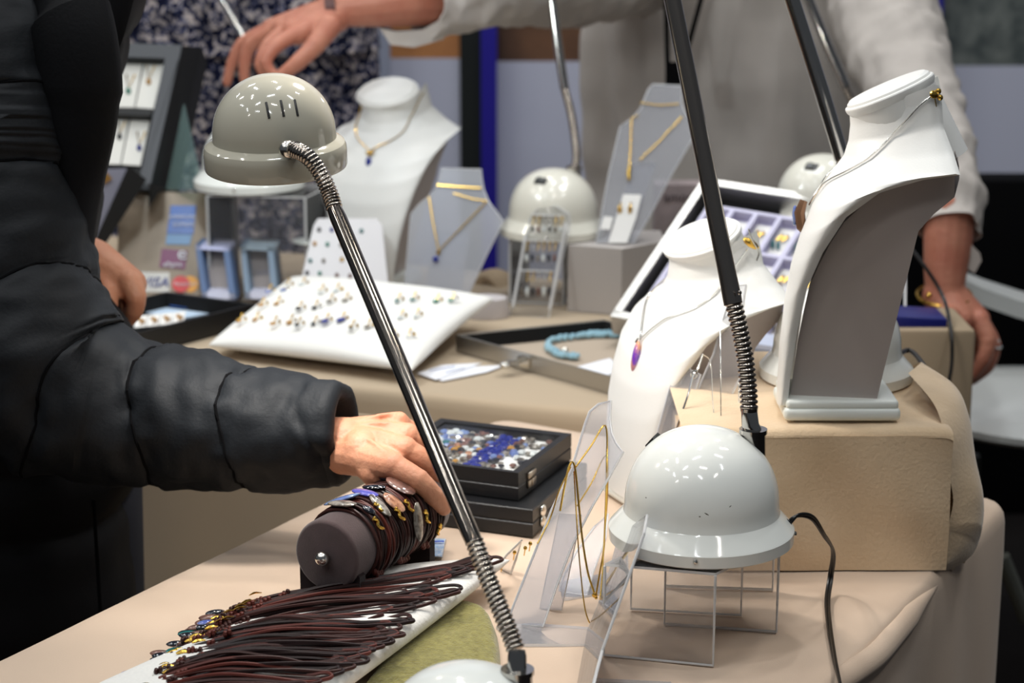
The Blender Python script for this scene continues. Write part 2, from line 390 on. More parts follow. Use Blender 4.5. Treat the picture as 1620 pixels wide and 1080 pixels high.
# near lamp (right)
ln = G(1109, 893, .842); LN = V((P(1109, 840, 1.735).x, 1.735, .8415))
L1 = thing('gooseneck_lamp', 'white dome-based gooseneck lamp with black cord standing on clear acrylic risers', 'lamp', LN)
top = lamp_base(L1, 1.0, (.047, .006), switch=(radians(140), radians(42)))
tw = world_base(L1, top)
def yl(py, y0, y1, p0, p1): return y0 + (y1-y0)*(py-p0)/(p1-p0)
neck = [P(1185, 648, tw.y+.002), P(1184, 620, tw.y+.006), P(1179, 570, tw.y+.012), P(1170, 520, tw.y+.018), P(1160, 478, tw.y+.024)]
q = B(); q.tube([tw, P(1187, 672, tw.y), neck[0]], [.0082, .0080, .0074], 20)
q.tube([neck[0]-V((0, 0, .001)), neck[0]+V((0, 0, .002))], .0079, 20); q.out('ferrule', CHROME, L1, True)
q = B(); ribbed(q, spline(neck, 8), .0073, .0048, .15); q.out('flexible_neck', RIBBED, L1, True)
pt = P(1158, 470, tw.y+.026); pe = P(1052, -60, tw.y+.10); ext = pe + (pe-pt)*.25
q = B(); q.tube([neck[-1]-V((0, 0, .002)), pt, pt.lerp(pe, .06), pe, ext], [.0085, .0088, .0083, .0080, .0080], 20)
q.ball(P(1170, 463, tw.y+.014), .0022, 8); q.out('pole', mat('satin_chrome', (160, 152, 144), .24, 1), L1, True)
up = spline([ext, ext+V((-.02, .01, .06)), ext+V((-.06, .03, .10)), ext+V((-.12, .07, .11)), ext+V((-.17, .11, .08))], 8)
q = B(); ribbed(q, up, .0068, .0045); q.out('flexible_neck', RIBBED, L1, True)
def shade(root, c, axis, s=1.0, m=WSHADED, slots=True, roll=0):
    """lamp head; c centre of rim, axis points to the crown"""
    M = Matrix.Translation(V(c)) @ (R_to(axis) @ Matrix.Rotation(roll, 3, 'Z')).to_4x4() @ Matrix.Diagonal((s, s, s, 1))
    pr = [(.0640, -.0115), (.0655, -.0105), (.0663, -.0085), (.0665, .004), (.0662, .008), (.0648, .0115), (.0620, .0140), (.0590, .0152), (.0574, .0162), (.0570, .021)]
    for k in range(1, 23):
        a = k/22*pi/2; pr.append((.0570*cos(a)**.96 if k < 22 else .0001, .021+.0555*sin(a)))
    b = B(); b.lathe(pr, 72, M); 
    inn = [(r*.955, z*.955-.0006) for r, z in pr]; inn[0] = (.0635, -.0113)
    # open underside: remove the disc cap, add inner shell
    bm = b.bm
    caps = [f for f in bm.faces if len(f.verts) > 4]; 
    for f in caps:
        cc = M.inverted() @ f.calc_center_median()
        if cc.z < 0: bm.faces.remove(f)
    vs = [[M @ V((max(r, 1e-5)*cos(2*pi*k/72), max(r, 1e-5)*sin(2*pi*k/72), z)) for k in range(72)] for r, z in inn]
    b.rings(vs, True, (False, True))
    o = b.out('shade', m, root, True, angle=22)
    if slots:
        for k in ():
            a0 = radians(slots[0]) + k*radians(slots[2]); e0 = radians(slots[1]); q = B(); R = []
            pts = []
            for j in range(7):
                e = e0 + radians(10)*(j/6-.5)*2
                pts.append(M @ V((.0574*cos(e)*cos(a0), .0574*cos(e)*sin(a0), .021+.0559*sin(e))))
            q.tube(pts, .0011, 8); q.out('vent_slot', BLACKP, root, True)
    # bulb
    q = B(); q.ball(M @ V((0, 0, .006)), .020*s, 16); q.out('bulb', mat('lit_bulb', (255, 240, 222), .5, emit=9), root, True)
    return M
hd = up[-1]; shade(L1, hd+V((-.05, .03, -.045)), V((.25, -.15, 1)), slots=None)
spot(hd+V((-.056, .034, -.068)), (.13, 1.78, .85), 5.4, angle=130)
cordp = [P(1246, 829, 1.735), P(1262, 815, 1.74), P(1285, 819, 1.755), P(1303, 845, 1.78), P(1318, 872, 1.815)]
z1 = .7555
cordp += [G(1314, 912, .768), G(1309, 950, z1), G(1312, 990, z1), G(1320, 1040, z1), G(1329, 1080, z1), G(1338, 1120, z1-.002)]
sp = spline(cordp, 10)
q = B()
for sgn in (-1, 1):
    pp = []
    for i, p in enumerate(sp):
        a = i*.055; pp.append(p + V((cos(a), 0, sin(a)))*.0014*sgn)
    q.tube(pp, .0016, 8)
q.out('power_cord', BLACKP, L1, True)
q = B(); g0 = P(1241, 829, 1.73); q.tube([g0+V((-.004, 0, .001)), g0+V((.001, 0, 0)), g0+V((.006, 0, -.001))], [.0062, .0055, .0030], 14); q.out('cord_grommet', BLACKP, L1, True)
# scuffs on the dome
for (x, y, l, a) in ((1098, 727, 3, .2), (1112, 723, 4, -.3), (1157, 748, 4, .4), (1153, 752, 2, 1), (1040, 788, 3, .1), (1022, 787, 2, 0), (1155, 801, 3, .6), (1118, 813, 4, -.5), (1107, 817, 1.5, 0), (1190, 845, 2, .9), (1180, 856, 2, .3)):
    d = ray(x, y); cc = LN+V((0, 0, .036)); # hit the dome
    oc = C0-cc; A = d.x**2/.0706**2+d.y**2/.0706**2+d.z**2/.069**2; Bq = 2*(oc.x*d.x/.0706**2+oc.y*d.y/.0706**2+oc.z*d.z/.069**2); Cq = oc.x**2/.0706**2+oc.y**2/.0706**2+oc.z**2/.069**2-1
    D = Bq*Bq-4*A*Cq
    if D > 0:
        h = C0 + d*((-Bq-sqrt(D))/2/A); nn = (h-cc).normalized()
        B().ball(h, .0006, 6, (l, 1, .25), R_to(nn) @ Matrix.Rotation(a, 3, 'Z')).out('scuff', mat('scuffed_grey', (104, 102, 92), .8), L1, True)
# left lamp, base cut by the lower frame edge
LL = V((P(737, 1062, 1.40).x, 1.40, .752))
L2 = thing('gooseneck_lamp', 'gooseneck lamp with slotted shaded white dome head, leaning chrome pole crossing the frame', 'lamp', LL)
top = lamp_base(L2, 1.0, (.040, .004)); tw = world_base(L2, top)
t0 = P(818, 1072, tw.y); 
q = B(); q.tube([tw, t0, P(818, 1036, tw.y+.004), P(818, 1028, tw.y+.005)], [.0078, .0076, .0072, .0062], 20); q.out('ferrule', CHROME, L2, True)
nk = [P(816, 1028, 1.43), P(806, 1000, 1.437), P(788, 955, 1.447), P(768, 905, 1.458), P(750, 855, 1.47)]
q = B(); ribbed(q, spline(nk, 8), .0066, .0040, .15); q.out('flexible_neck', RIBBED, L2, True)
p0, p1 = P(750, 857, 1.47), P(529, 330, 1.72)
q = B(); q.tube([p0, p0.lerp(p1, .03), p0.lerp(p1, .97), p1], [.0068, .0072, .0074, .0066], 20)
q.ball(p0.lerp(p1, .05)+V((.003, -.006, .003)), .0014, 8); q.ball(p0.lerp(p1, .965)+V((.003, -.006, .003)), .0015, 8)
q.out('pole', CHROMED, L2, True)
nk = spline([p1, P(521, 305, 1.728), P(506, 272, 1.732), P(487, 248, 1.738), P(466, 236, 1.752)], 10)
q = B(); ribbed(q, nk, .0069, .0034, .13); q.out('flexible_neck', RIBBED, L2, True)
# head: rim ellipse centre ~ (436,250)
hc = P(436, 246, 1.835); hax = V((-.02, -.10, 1))
Mh = shade(L2, hc, hax, 1.0, WSHADED, None)
def dome_hit(px, py, M, off=0):
    I = M.inverted(); o = I @ C0; d = (I.to_3x3() @ ray(px, py)); o = V((o.x, o.y, o.z-.021)); s = V((1/.0570, 1/.0570, 1/.0555))
    o2 = V((o.x*s.x, o.y*s.y, o.z*s.z)); d2 = V((d.x*s.x, d.y*s.y, d.z*s.z)); A = d2.dot(d2); Bq = 2*o2.dot(d2); Cq = o2.dot(o2)-1; t = (-Bq-sqrt(max(0, Bq*Bq-4*A*Cq)))/2/A
    return C0 + ray(px, py)*(t+off)
for (xa_, ya_, xb_, yb_) in ((421, 162, 426, 187), (444, 159, 449, 184), (466, 158, 471, 183)):
    q = B(); q.tube([dome_hit(xa_+(xb_-xa_)*k/5, ya_+(yb_-ya_)*k/5, Mh, -.0002) for k in range(6)], .0012, 8); q.out('vent_slot', BLACKP, L2, True)
q = B(); q.tube([nk[-1]+V((.001, 0, -.0005)), P(452, 236, 1.80)], [.0080, .0080], 18); q.ball(P(455, 236, 1.762), .0082, 14); q.out('neck_joint', SILVER, L2, True)
spot(Mh @ V((0, 0, -.016)), (-.16, 2.45, .75), 5, (1, .97, .93), 120, .025)
spot(Mh @ V((.0, 0, -.016)), (-.14, 1.9, .8), 1.0, (1, .9, .8), 110, .025)
# far lamp in the centre
LF = V((P(875, 380, 3.13).x, 3.13, .8575))
L3 = thing('gooseneck_lamp', 'white dome lamp base behind the clear earring rack, thin pole rising from it', 'lamp', LF)
top = lamp_base(L3, 1.0, (.035, .035), switch=(radians(-118), radians(52)), recess=False, m=mat('warm_enamel', (222, 219, 206), .25, coat=.5)); tw = world_base(L3, top)
q = B(); pts = spline([tw, P(912, 250, tw.y), P(909, 215, tw.y), P(903, 178, tw.y+.01), P(893, 140, tw.y+.02)], 6); ribbed(q, pts, .0065, .005); q.out('flexible_neck', RIBBED, L3, True)
q = B(); q.tube([pts[-1], P(884, 80, tw.y+.04), P(866, -60, tw.y+.08)], .0075, 14); q.out('pole', CHROME, L3, True)
# far left lamp, white base behind the lamp head
LW = V((P(395, 290, 3.2).x, 3.2, .922))
L4 = thing('gooseneck_lamp', 'white lamp base on a tall clear riser, half hidden behind the slotted lamp head', 'lamp', LW)
top = lamp_base(L4, 1.06, (-.018, .06), recess=False); tw = world_base(L4, top)
q = B(); q.tube([tw, P(385, 150, tw.y+.02), P(384, 56, tw.y+.1), P(345, -10, tw.y+.12), P(325, -60, tw.y+.12)], .006, 12); q.out('pole', SILVER, L4, True)
# lamp behind the right bust, on the suede riser
LR = V((P(1322, 600, 2.085).x, 2.085, .9015))
L5 = thing('gooseneck_lamp', 'white lamp base directly behind the right bust on the suede block, thick chrome pole', 'lamp', LR)
top = lamp_base(L5, .97, (.010, .052), recess=False); tw = world_base(L5, top)
q = B(); pts = spline([tw, P(1345, 420, tw.y), P(1343, 330, tw.y), P(1332, 250, tw.y)], 6); ribbed(q, pts, .0068, .0045); q.out('flexible_neck', RIBBED, L5, True)
q = B(); q.tube([pts[-1], P(1300, 145, tw.y+.01), P(1250, -10, tw.y+.03), P(1230, -70, tw.y+.03)], .0085, 18); q.out('pole', CHROME, L5, True)
q = B(); q.tube(spline([P(1432, 590, 2.14), P(1414, 572, 2.2), P(1437, 554, 2.3), P(1462, 580, 2.2), P(1490, 640, 2.10), P(1515, 700, 2.04), P(1537, 740, 2.02)], 8), .0032, 8); q.out('power_cord', BLACKP, L5, True)
# far right lamp, seen between tray and bust
LZ = V((P(1303, 300, 3.0).x, 3.0, .90))
L6 = thing('gooseneck_lamp', 'far white lamp base peeking out between the tilted tray and the right bust, thinner pole', 'lamp', LZ)
top = lamp_base(L6, 1.0, (.045, .03), switch=(radians(-125), radians(52)), recess=False, m=mat('warm_enamel')); tw = world_base(L6, top)
q = B(); pts = spline([tw, P(1366, 210, tw.y), P(1353, 170, tw.y), P(1338, 138, tw.y)], 6); ribbed(q, pts, .0065, .005); q.out('flexible_neck', RIBBED, L6, True)
q = B(); q.tube([pts[-1], P(1308, 70, tw.y+.02), P(1277, -5, tw.y+.03), P(1255, -60, tw.y+.03)], .0080, 14); q.out('pole', CHROME, L6, True)
# lights of the heads that hang outside the frame
spot((.30, 2.95, 1.50), (.05, 2.75, .8), 3.5, (.95, .98, 1), 120)
spot((-.45, 2.7, 1.45), (-.25, 3.1, .95), 5, (.88, .97, 1), 110)
spot((-.02, 1.95, 1.42), (.12, 2.05, .85), 2.8, (1, .93, .86), 110)
# ------------------------------------------------------------------ necklace busts
# columns: front F,Z ; edge F,Z ; half width
BV = [(.002, .2950, -.074, .3300, .043), (.001, .2850, -.077, .3180, .0435), (.002, .270, -.080, .292, .048), (.006, .255, -.090, .270, .066),
      (.014, .243, -.096, .2540, .086), (.022, .230, -.066, .250, .090), (.034, .206, -.026, .236, .087), (.044, .178, .004, .210, .079),
      (.052, .147, .024, .174, .070), (.057, .110, .038, .137, .062), (.060, .070, .046, .092, .054), (.061, .030, .051, .045, .048), (.061, .012, .053, .016, .046)]
def bust_point(t, th, off=0):
    """t 0..1 down the front, th -pi/2..pi/2 side to side (+ = +Y side)"""
    x = t*(len(BV)-1); i = min(int(x), len(BV)-2); f = x-i
    a = [BV[i][k]*(1-f)+BV[i+1][k]*f for k in range(5)]
    F, Z, Fe, Ze, W = a; c = max(0, cos(th))**.85
    neck = max(0, 1-t*4)
    F_ = Fe + (F-Fe)*c; Z_ = Ze + (Z-Ze)*c
    return V((F_ + off*c, W*sin(th) + off*sin(th), Z_))
def make_bust(name, label, loc, rz, s, cat='bust', group=None, m=LEATHW, hh=1.0, prot=0):
    root = thing(name, label, cat, loc, rz, group)
    NT, NH = 72, 36; S = Matrix.Diagonal((s, s, s*hh))
    b = B(); R = []
    for i in range(NT+1):
        R.append([S @ bust_point(i/NT, -pi/2 + pi*j/NH) for j in range(NH+1)])
    b.rings(R, False)
    # smooth thickness: inner surface + rim
    Ri = []
    for i in range(NT+1):
        row = []
        for j in range(NH+1):
            p = bust_point(i/NT, -pi/2 + pi*j/NH); q = bust_point(i/NT, -pi/2+pi*j/NH, 0)
            row.append(S @ (q + V((-.0045, -.0035*sin(-pi/2+pi*j/NH), -.0015))))
        Ri.append(row)
    b.rings([r[::-1] for r in Ri], False)
    for j in (0, NH):
        b.rings([[R[i][j], Ri[i][j]] for i in range(NT+1)], False)
    b.rings([R[NT], Ri[NT]], False)
    b.out('shell', m, root, angle=60, weld=True)
    # neck back closing and the oval top plate
    F0, Z0, Fe, Ze, W = BV[0]; c = V(((F0+Fe)/2, 0, (Z0+Ze)/2)); ax = V((Fe-F0, 0, Ze-Z0)); hl = ax.length/2; ax.normalize(); nrm = V((-ax.z, 0, ax.x))*1
    if nrm.z < 0: nrm = -nrm
    def oval(k, off): return [S @ (c + ax*(hl*k*cos(a)) + V((0, 1, 0))*(W*k*sin(a)) + nrm*off) for a in [2*pi*i/48 for i in range(48)]]
    q = B(); q.rings([oval(.93, -.004), oval(1.0, -.002), oval(1.05, .002), oval(1.055, .005), oval(1.04, .0062), oval(.99, .0068), oval(.97, .0090), oval(.90, .0112), oval(.6, .0122), oval(.2, .0124)])
    q.out('neck_cap', m, root, angle=25)
    q = B(); R = []
    for k in range(9):
        t = k/8; cc = c.lerp(V((-.080, 0, .252)), t); w_ = W*(1-t*.1)
        R.append([S @ (cc + ax*(hl*cos(a)*(1-.25*t)) + V((0, 1, 0))*(w_*sin(a))) for a in [2*pi*i/32 for i in range(32)]])
    q.rings(R); q.out('neck_back', m, root)
    # support board behind the shell: side profile, thick sideways
    prof = []
    for t in [i/20 for i in range(5, 21)]:
        x = t*(len(BV)-1); i = min(int(x), len(BV)-2); f = x-i
        prof.append((BV[i][2]*(1-f)+BV[i+1][2]*f - .006, BV[i][3]*(1-f)+BV[i+1][3]*f - .003, (BV[i][4]*(1-f)+BV[i+1][4]*f)*(.64+.24*(1-t))))
    back = [(-.034 - .044*(k/15), .012 + (.262-.012)*(k/15)) for k in range(16)]
    back = back[::-1]
    R = []
    for (f, z, w_), (fb, zb) in zip(prof, back):
        f2 = min(fb, f-.001); R.append([S @ V(p) for p in ((f, -w_, z), (f, w_, z), (f2, w_*.92, zb), (f2, -w_*.92, zb))])
    q = B(); q.rings(R); q.out('support_board', LEATHG, root, angle=40)
    pr_ = Matrix.Rotation(prot, 3, 'Z'); q = B(); q.box((.004*s, 0, .0075*s), (.112*s, .088*s, .013*s), pr_, .005*s, 4)
    q.box((.004*s, 0, .0165*s), (.108*s, .084*s, .010*s), pr_, .004*s, 4); q.out('plinth', BASEW, root, angle=60)
    return root, s, hh
def bust_chain(bust, key, label, cat, drop_t, tneck, m, r, pend, thl=1.35, group=None, clasp=None):
    """a chain from the nape round to a pendant on the shell"""
    root, s, hh = bust; M = rootm(root); S = Matrix.Diagonal((s, s, s*hh))
    t_ = thing(key, label, cat, M @ (S @ bust_point(drop_t, 0, .004)), 0, group)
    L = []
    for sg in (-1, 1):
        pts = []
        for k in range(29):
            u = k/28; th = sg*thl*(1-u)**1.2; t = tneck + (drop_t-tneck)*u**1.0
            if abs(th) < .001: th = 0
            pts.append(M @ (S @ bust_point(t, th, .0016 + r)))
        L.append(pts)
    b = B(); b.tube(L[0] + L[1][::-1][1:], r, 6); b.out('chain', m, t_, True)
    pend(t_, M @ (S @ bust_point(drop_t, 0, .004)), M)
    return t_
# right bust: faces left, so local +x (front) points to -x
BR = make_bust('necklace_bust', 'tall white necklace bust seen from its greige back side on the suede block', (P(1328, 650, 1.95).x, 1.95, .9015), radians(169), 1.04, hh=.985, prot=radians(11))
def pend_brown(t, p, M):
    q = B(); q.tube([p+V((-.004, 0, .004)), p+V((-.008, -.002, -.008)), p+V((-.006, -.004, -.022)), p+V((.002, -.004, -.032))], [.004, .0055, .005, .003], 8)
    q.out('pendant', mat('bronze_shell', (130, 96, 72), .35, .5), t, True); B().ball(p+V((-.012, .004, -.012)), .006, 8, (.5, 1, 1.8)).out('blue_inlay', G_ICE, t, True)
bust_chain(BR, 'necklace', 'fine silver chain with bronze and blue pendant on the right bust', 'necklace', .50, .055, SILVER, .0009, pend_brown, 1.56)
cl = thing('necklace', 'thin gold chain with a small leaf clasp at the nape of the right bust', 'necklace', P(1478, 172, 1.93))
kp = rootm(BR[0]) @ (Matrix.Diagonal((BR[1], BR[1], BR[1]*BR[2])) @ bust_point(.055, 1.56, .004))
B().ball(kp, .0042, 8, (1, .6, 1)).ball(kp+V((.004, 0, .003)), .003, 8).ball(kp+V((.006, 0, -.003)), .003, 8).out('clasp', GOLD, cl, True)
B().tube(spline([kp, kp+V((.006, .004, -.02)), kp+V((.014, .008, -.04)), kp+V((.018, .01, -.052))], 6), .0006, 5).out('chain', GOLD, cl, True)
# near centre bust
BN = make_bust('necklace_bust', 'white necklace bust facing left in the middle of the near table', (P(1058, 770, 2.12).x, 2.12, .7515), radians(180+24), 1.02, hh=.905)
def pend_peach(t, p, M):
    for j, (dz, mm) in enumerate(((0, G_ORANGE), (-.012, G_PURPLE))):
        pass
    m = G_ORANGE
    R = []
    b = B(); b.ball(p+V((-.003, -.002, -.016)), .0075, 16, (.55, 1.0, 2.3), Matrix.Rotation(.18, 3, 'Y')); b.out('pendant', mat('peach_violet_stone', (226, 152, 108), .25, coat=.8, mot=.10, mscale=60, rgb2=(120, 60, 190)), t, True)
    B().tube([p+V((0, 0, .004)), p+V((-.003, 0, -.001))], .0012, 6).out('bail', SILVER, t, True)
bust_chain(BN, 'necklace', 'silver chain with peach and violet oval pendant on the middle bust', 'necklace', .52, .09, SILVER, .0008, pend_peach, 1.45)
g = thing('necklace', 'gold leaf clasp on the right shoulder of the middle bust', 'necklace', P(1190, 385, 2.1))
B().ball(P(1188, 385, 2.095), .008, 8, (1.3, .5, .55), Matrix.Rotation(.6, 3, 'Y')).out('clasp', GOLD, g, True)
B().tube(spline([P(1184, 362, 2.09), P(1189, 378, 2.09), P(1200, 398, 2.09), P(1197, 412, 2.09)], 5), .0009, 5).out('chain', SILVER, g, True)
# far left bust, faces the camera, turned a little left
BF = make_bust('necklace_bust', 'white necklace bust with gold chain and blue drop, left of the frosted stand', (P(600, 470, 3.2).x, 3.22, .7515), radians(-90-22), 1.16, hh=.86)
def pend_blue(t, p, M):
    B().ball(p+V((0, -.004, -.002)), .005, 8, (1.2, .8, .8)).ball(p+V((.006, -.004, .002)), .003, 6).out('bead', GOLD, t, True)
    B().ball(p+V((-.001, -.005, -.017)), .0060, 10, (.85, .7, 1.5)).out('pendant', G_BLUE, t, True)
bust_chain(BF, 'necklace', 'gold chain with deep blue drop on the far left bust', 'necklace', .42, .05, GOLD, .0010, pend_blue, 1.40)
# ------------------------------------------------------------------ acrylic risers
def riser(name, label, corners, zt, zb, t=.0025, sides=(0, 2), m=CLEAR, cat='riser', top=True):
    """corners: 4 ground points; sides: which edges carry a standing panel"""
    cs = [V((c[0], c[1], 0)) for c in corners]; ctr = sum(cs, V())/4
    root = thing(name, label, cat, (ctr.x, ctr.y, zb))
    for i in sides:
        a, c = cs[i], cs[(i+1) % 4]; d = (c-a).normalized(); n = V((d.y, -d.x, 0)); 
        if n.dot((a+c)/2-ctr) < 0: n = -n
        q = B(); q.prism([V((a.x, a.y, zb)), V((c.x, c.y, zb)), V((c.x, c.y, zt-t)), V((a.x, a.y, zt-t))], n, t, 0, 1); q.out('panel', [m, EDGE], root, True, smooth=False)
    if top:
        q = B(); q.prism([V((c.x, c.y, zt)) for c in cs], V((0, 0, 1)), t, 0, 1); q.out('top_plate', [m, EDGE], root, True, smooth=False)
    for i in sides:
        a, c = cs[i], cs[(i+1) % 4]; B().tube([V((a.x, a.y, zt-t)), V((a.x, a.y, zb+.0012)), V((c.x, c.y, zb+.0012)), V((c.x, c.y, zt-t))], .0014, 6).out('edge_glow', EDGE, root, True)  # added white tubes imitate light glowing out of the panel edges
    return root
r1 = [G(955, 1040), G(1128, 1057), G(1228, 1003), G(1051, 990)]
riser('acrylic_riser', 'clear acrylic riser under the front of the near white lamp', r1, .840, .7515)
r2 = [G(998, 967), G(1172, 977), G(1222, 936), G(1052, 930)]
riser('acrylic_riser', 'clear acrylic riser behind, under the back of the near lamp', r2, .840, .7515)
def rect_at(x0, x1, Y, dep): a = P(x0, 400, Y).x; b_ = P(x1, 400, Y).x; return [(a, Y), (b_, Y-.02), (b_+.03, Y+dep-.02), (a+.03, Y+dep)]
riser('acrylic_riser', 'tall clear acrylic box under the far left white lamp', rect_at(330, 487, 3.13, .12), .920, .7515, sides=(0, 1, 2, 3))
riser('acrylic_riser', 'clear acrylic box under the far centre lamp', rect_at(806, 892, 3.10, .09), .8555, .7515, sides=(0, 1, 2, 3))
c = rect_at(898, 985, 3.05, .07)
bx = thing('frosted_riser', 'frosted grey-white box riser holding the far necklace stand', 'riser', (.15, 3.1, .7515))
xa, xm, xb = P(898, 400, 3.04).x, P(984, 400, 3.01).x, P(1052, 400, 3.06).x
FB = mat('frosted_box', (178, 172, 168), .5)
for (p, q_) in (((xa, 3.04), (xm, 3.01)), ((xm, 3.01), (xb, 3.07))):
    d = V((q_[0]-p[0], q_[1]-p[1], 0)).normalized(); n = V((d.y, -d.x, 0))
    B().prism([V((*p, .7515)), V((*q_, .7515)), V((*q_, .8535)), V((*p, .8535))], n, .003).out('side_panel', FB, bx, True, smooth=False)
B().prism([V((xa, 3.04, .8565)), V((xm, 3.01, .8565)), V((xb, 3.07, .8565)), V((xb, 3.16, .8565)), V((xa, 3.16, .8565))], V((0, 0, 1)), .003).out('top_panel', FB, bx, True, smooth=False)
# ------------------------------------------------------------------ necklace stands of bent acrylic
def stand(name, label, px, pl, t, m, foot=None, group=None, leg=True, cat='stand'):
    pts = [onpl(x, y, pl) for x, y in px]; lo = min(pts, key=lambda p: p.z)
    root = thing(name, label, cat, (lo.x, lo.y, lo.z)); b = B(); b.prism(pts, pl[1], t, 0, 1)
    b.out('sheet', [m, EDGE], root, True, smooth=False)
    B().tube([p-pl[1]*t*.5 for p in pts], .0012, 6, closed=True).out('edge_glow', EDGE, root, True)  # white tube added for the glow of light along the cut outline
    if leg:
        n = pl[1].copy(); 
        bot = sorted(pts, key=lambda p: p.z)[:2]; c = (bot[0]+bot[1])/2; w_ = (bot[1]-bot[0])*.30
        topc = sum(pts, V())/len(pts); h = topc.lerp(c, .2); back = V((-n.x, -n.y, 0)).normalized()
        g = V((c.x, c.y, lo.z)) + back*leg
        b = B(); b.prism([h-w_-n*t, h+w_-n*t, g+w_, g-w_], (h-g).cross(w_).normalized(), t, 0, 1); b.out('easel_leg', [m, EDGE], root, True, smooth=False)
    if foot: 
        b = B(); b.prism([G(x, y, lo.z+.002) for x, y in foot], V((0, 0, 1)), t, 0, 1); b.out('foot', [m, EDGE], root, True, smooth=False)
    return root
def chain_px(name, label, pts, r, m, parent=None, n=6, group=None, pend=None):
    """chain through (px,py,Y) points"""
    w_ = spline([P(*p) for p in pts], 5) if len(pts) > 2 else [P(*p) for p in pts]
    root = thing(name, label, 'necklace', w_[len(w_)//2], 0, group); b = B(); b.tube(w_, r, n); b.out('chain', m, root, True); return root
# far left frosted stand
plA = plane3(P(640, 470, 3.07), P(740, 470, 3.05), P(728, 266, 3.14))
sA = stand('necklace_stand', 'frosted acrylic stand between the far left bust and the white pillow', [(637, 482), (650, 338), (664, 322), (679, 310), (690, 297), (694, 283), (697, 266), (761, 268), (762, 284), (765, 300), (772, 318), (784, 334), (796, 350), (770, 402), (733, 482)], plA, .003, FROST2, leg=.06)
ch = thing('necklace', 'thin gold chain with round dark blue stone on the frosted stand', 'necklace', onpl(691, 408, plA))
def lift(x, y, pl, k=.002): return onpl(x, y, pl) + pl[1]*k
b = B(); b.tube([lift(*p, plA) for p in ((692, 293), (728, 296), (762, 298))], .0012, 5)
b.tube([lift(*p, plA) for p in ((679, 312), (686, 355), (694, 396))], .0012, 5); b.tube([lift(*p, plA) for p in ((771, 318), (745, 345), (703, 388), (694, 398))], .0012, 5)
b.tube([lift(*p, plA) for p in ((718, 306), (748, 315), (771, 318))], .0009, 5); b.ball(lift(694, 400, plA), .004, 6); b.out('chain', GOLD, ch, True)
B().ball(lift(690, 411, plA, .004), .0052, 10, (1, .7, 1)).out('pendant', G_BLUE, ch, True)
# centre frosted stand on the box
plB = plane3(P(950, 383, 3.05), P(1010, 383, 3.04), P(1055, 133, 3.15))
sB = stand('necklace_stand', 'tall frosted acrylic stand on the box beside the far centre lamp', [(943, 384), (962, 280), (981, 200), (1000, 186), (1013, 172), (1026, 140), (1033, 133), (1079, 136), (1078, 160), (1082, 174), (1093, 192), (1101, 210), (1060, 280), (1026, 345), (1003, 384)], plB, .003, FROST, leg=.06)
ch = thing('necklace', 'gold chain with slim gold drop on the tall frosted stand', 'necklace', lift(996, 270, plB))
b = B(); b.tube([lift(*p, plB) for p in ((1013, 163), (1045, 167), (1074, 165))], .0011, 5); b.tube([lift(*p, plB) for p in ((999, 188), (998, 225), (996, 262))], .0012, 5)
b.tube([lift(*p, plB) for p in ((1079, 185), (1045, 222), (1012, 254))], .0011, 5); b.tube([lift(*p, plB) for p in ((999, 188), (1010, 182))], .0011, 5); b.out('chain', GOLD, ch, True)
b = B(); b.tube([lift(997, 262, plB, .003), lift(995, 275, plB, .003), lift(996, 286, plB, .003)], [.0022, .0034, .0024], 8); b.out('pendant', GOLD, ch, True)
cdm = mat('white_card', (232, 230, 226), .7)
k = thing('earring_card', 'white card with two gold drop earrings leaning on the tall frosted stand', 'card', onpl(985, 383, plB))
plC = (plB[0]+plB[1]*.006, plB[1])
sheet('card', [(986, 307), (1015, 308), (1006, 345), (992, 384), (962, 384), (974, 345)], plC, .001, cdm, k)
for x in (981, 997):
    B().ball(lift(x, 332, plC, .003), .0035, 8, (1, .6, 2)).ball(lift(x+1, 322, plC, .002), .002, 6).out('earring', GOLD, k, True)
k = thing('earring_card', 'small plain white tag beside the lower left of the tall frosted stand', 'card', onpl(958, 360, plB))
plC2 = (plB[0]+plB[1]*.010, plB[1]); sheet('card', [(955, 342), (970, 343), (965, 363), (950, 362)], plC2, .001, cdm, k)
# near frosted stand with two gold chains
plD = plane3(G(812, 990), G(905, 1012), P(950, 640, 1.885))
sD = stand('necklace_stand', 'frosted acrylic stand with two gold chains in front of the middle bust', [(800, 985), (840, 885), (872, 805), (905, 735), (925, 668), (932, 650), (946, 638), (966, 633), (964, 662), (967, 684), (974, 700), (985, 714), (962, 755), (936, 800), (905, 860), (880, 925), (858, 990)], plD, .0028, FROST, foot=[(785, 990), (842, 985), (938, 992), (937, 1018), (822, 1018)], leg=.05)
def gold2(label, pts, r=.0009, pend=None, m=GOLD):
    t = chain_px('necklace', label, pts, r, m)
    if pend: B().ball(P(*pend), .0028, 8, (1, .8, 1)).ball(P(pend[0]+2, pend[1]+4, pend[2]), .0018, 6).out('pendant', GOLD, t, True)
    return t
gold2('gold chain hanging long and straight from the right notch of the near frosted stand', [(911, 738, 1.80), (935, 705, 1.83), (958, 673, 1.86), (960, 740, 1.83), (957, 830, 1.80), (955, 870, 1.79), (949, 905, 1.78), (943, 940, 1.77)], .0009, (941, 941, 1.77))
gold2('gold chain with a small star charm looping low on the near frosted stand', [(886, 808, 1.78), (893, 770, 1.79), (901, 735, 1.80), (909, 737, 1.80), (915, 790, 1.79), (921, 850, 1.78), (930, 905, 1.77), (940, 937, 1.765)], .0010)
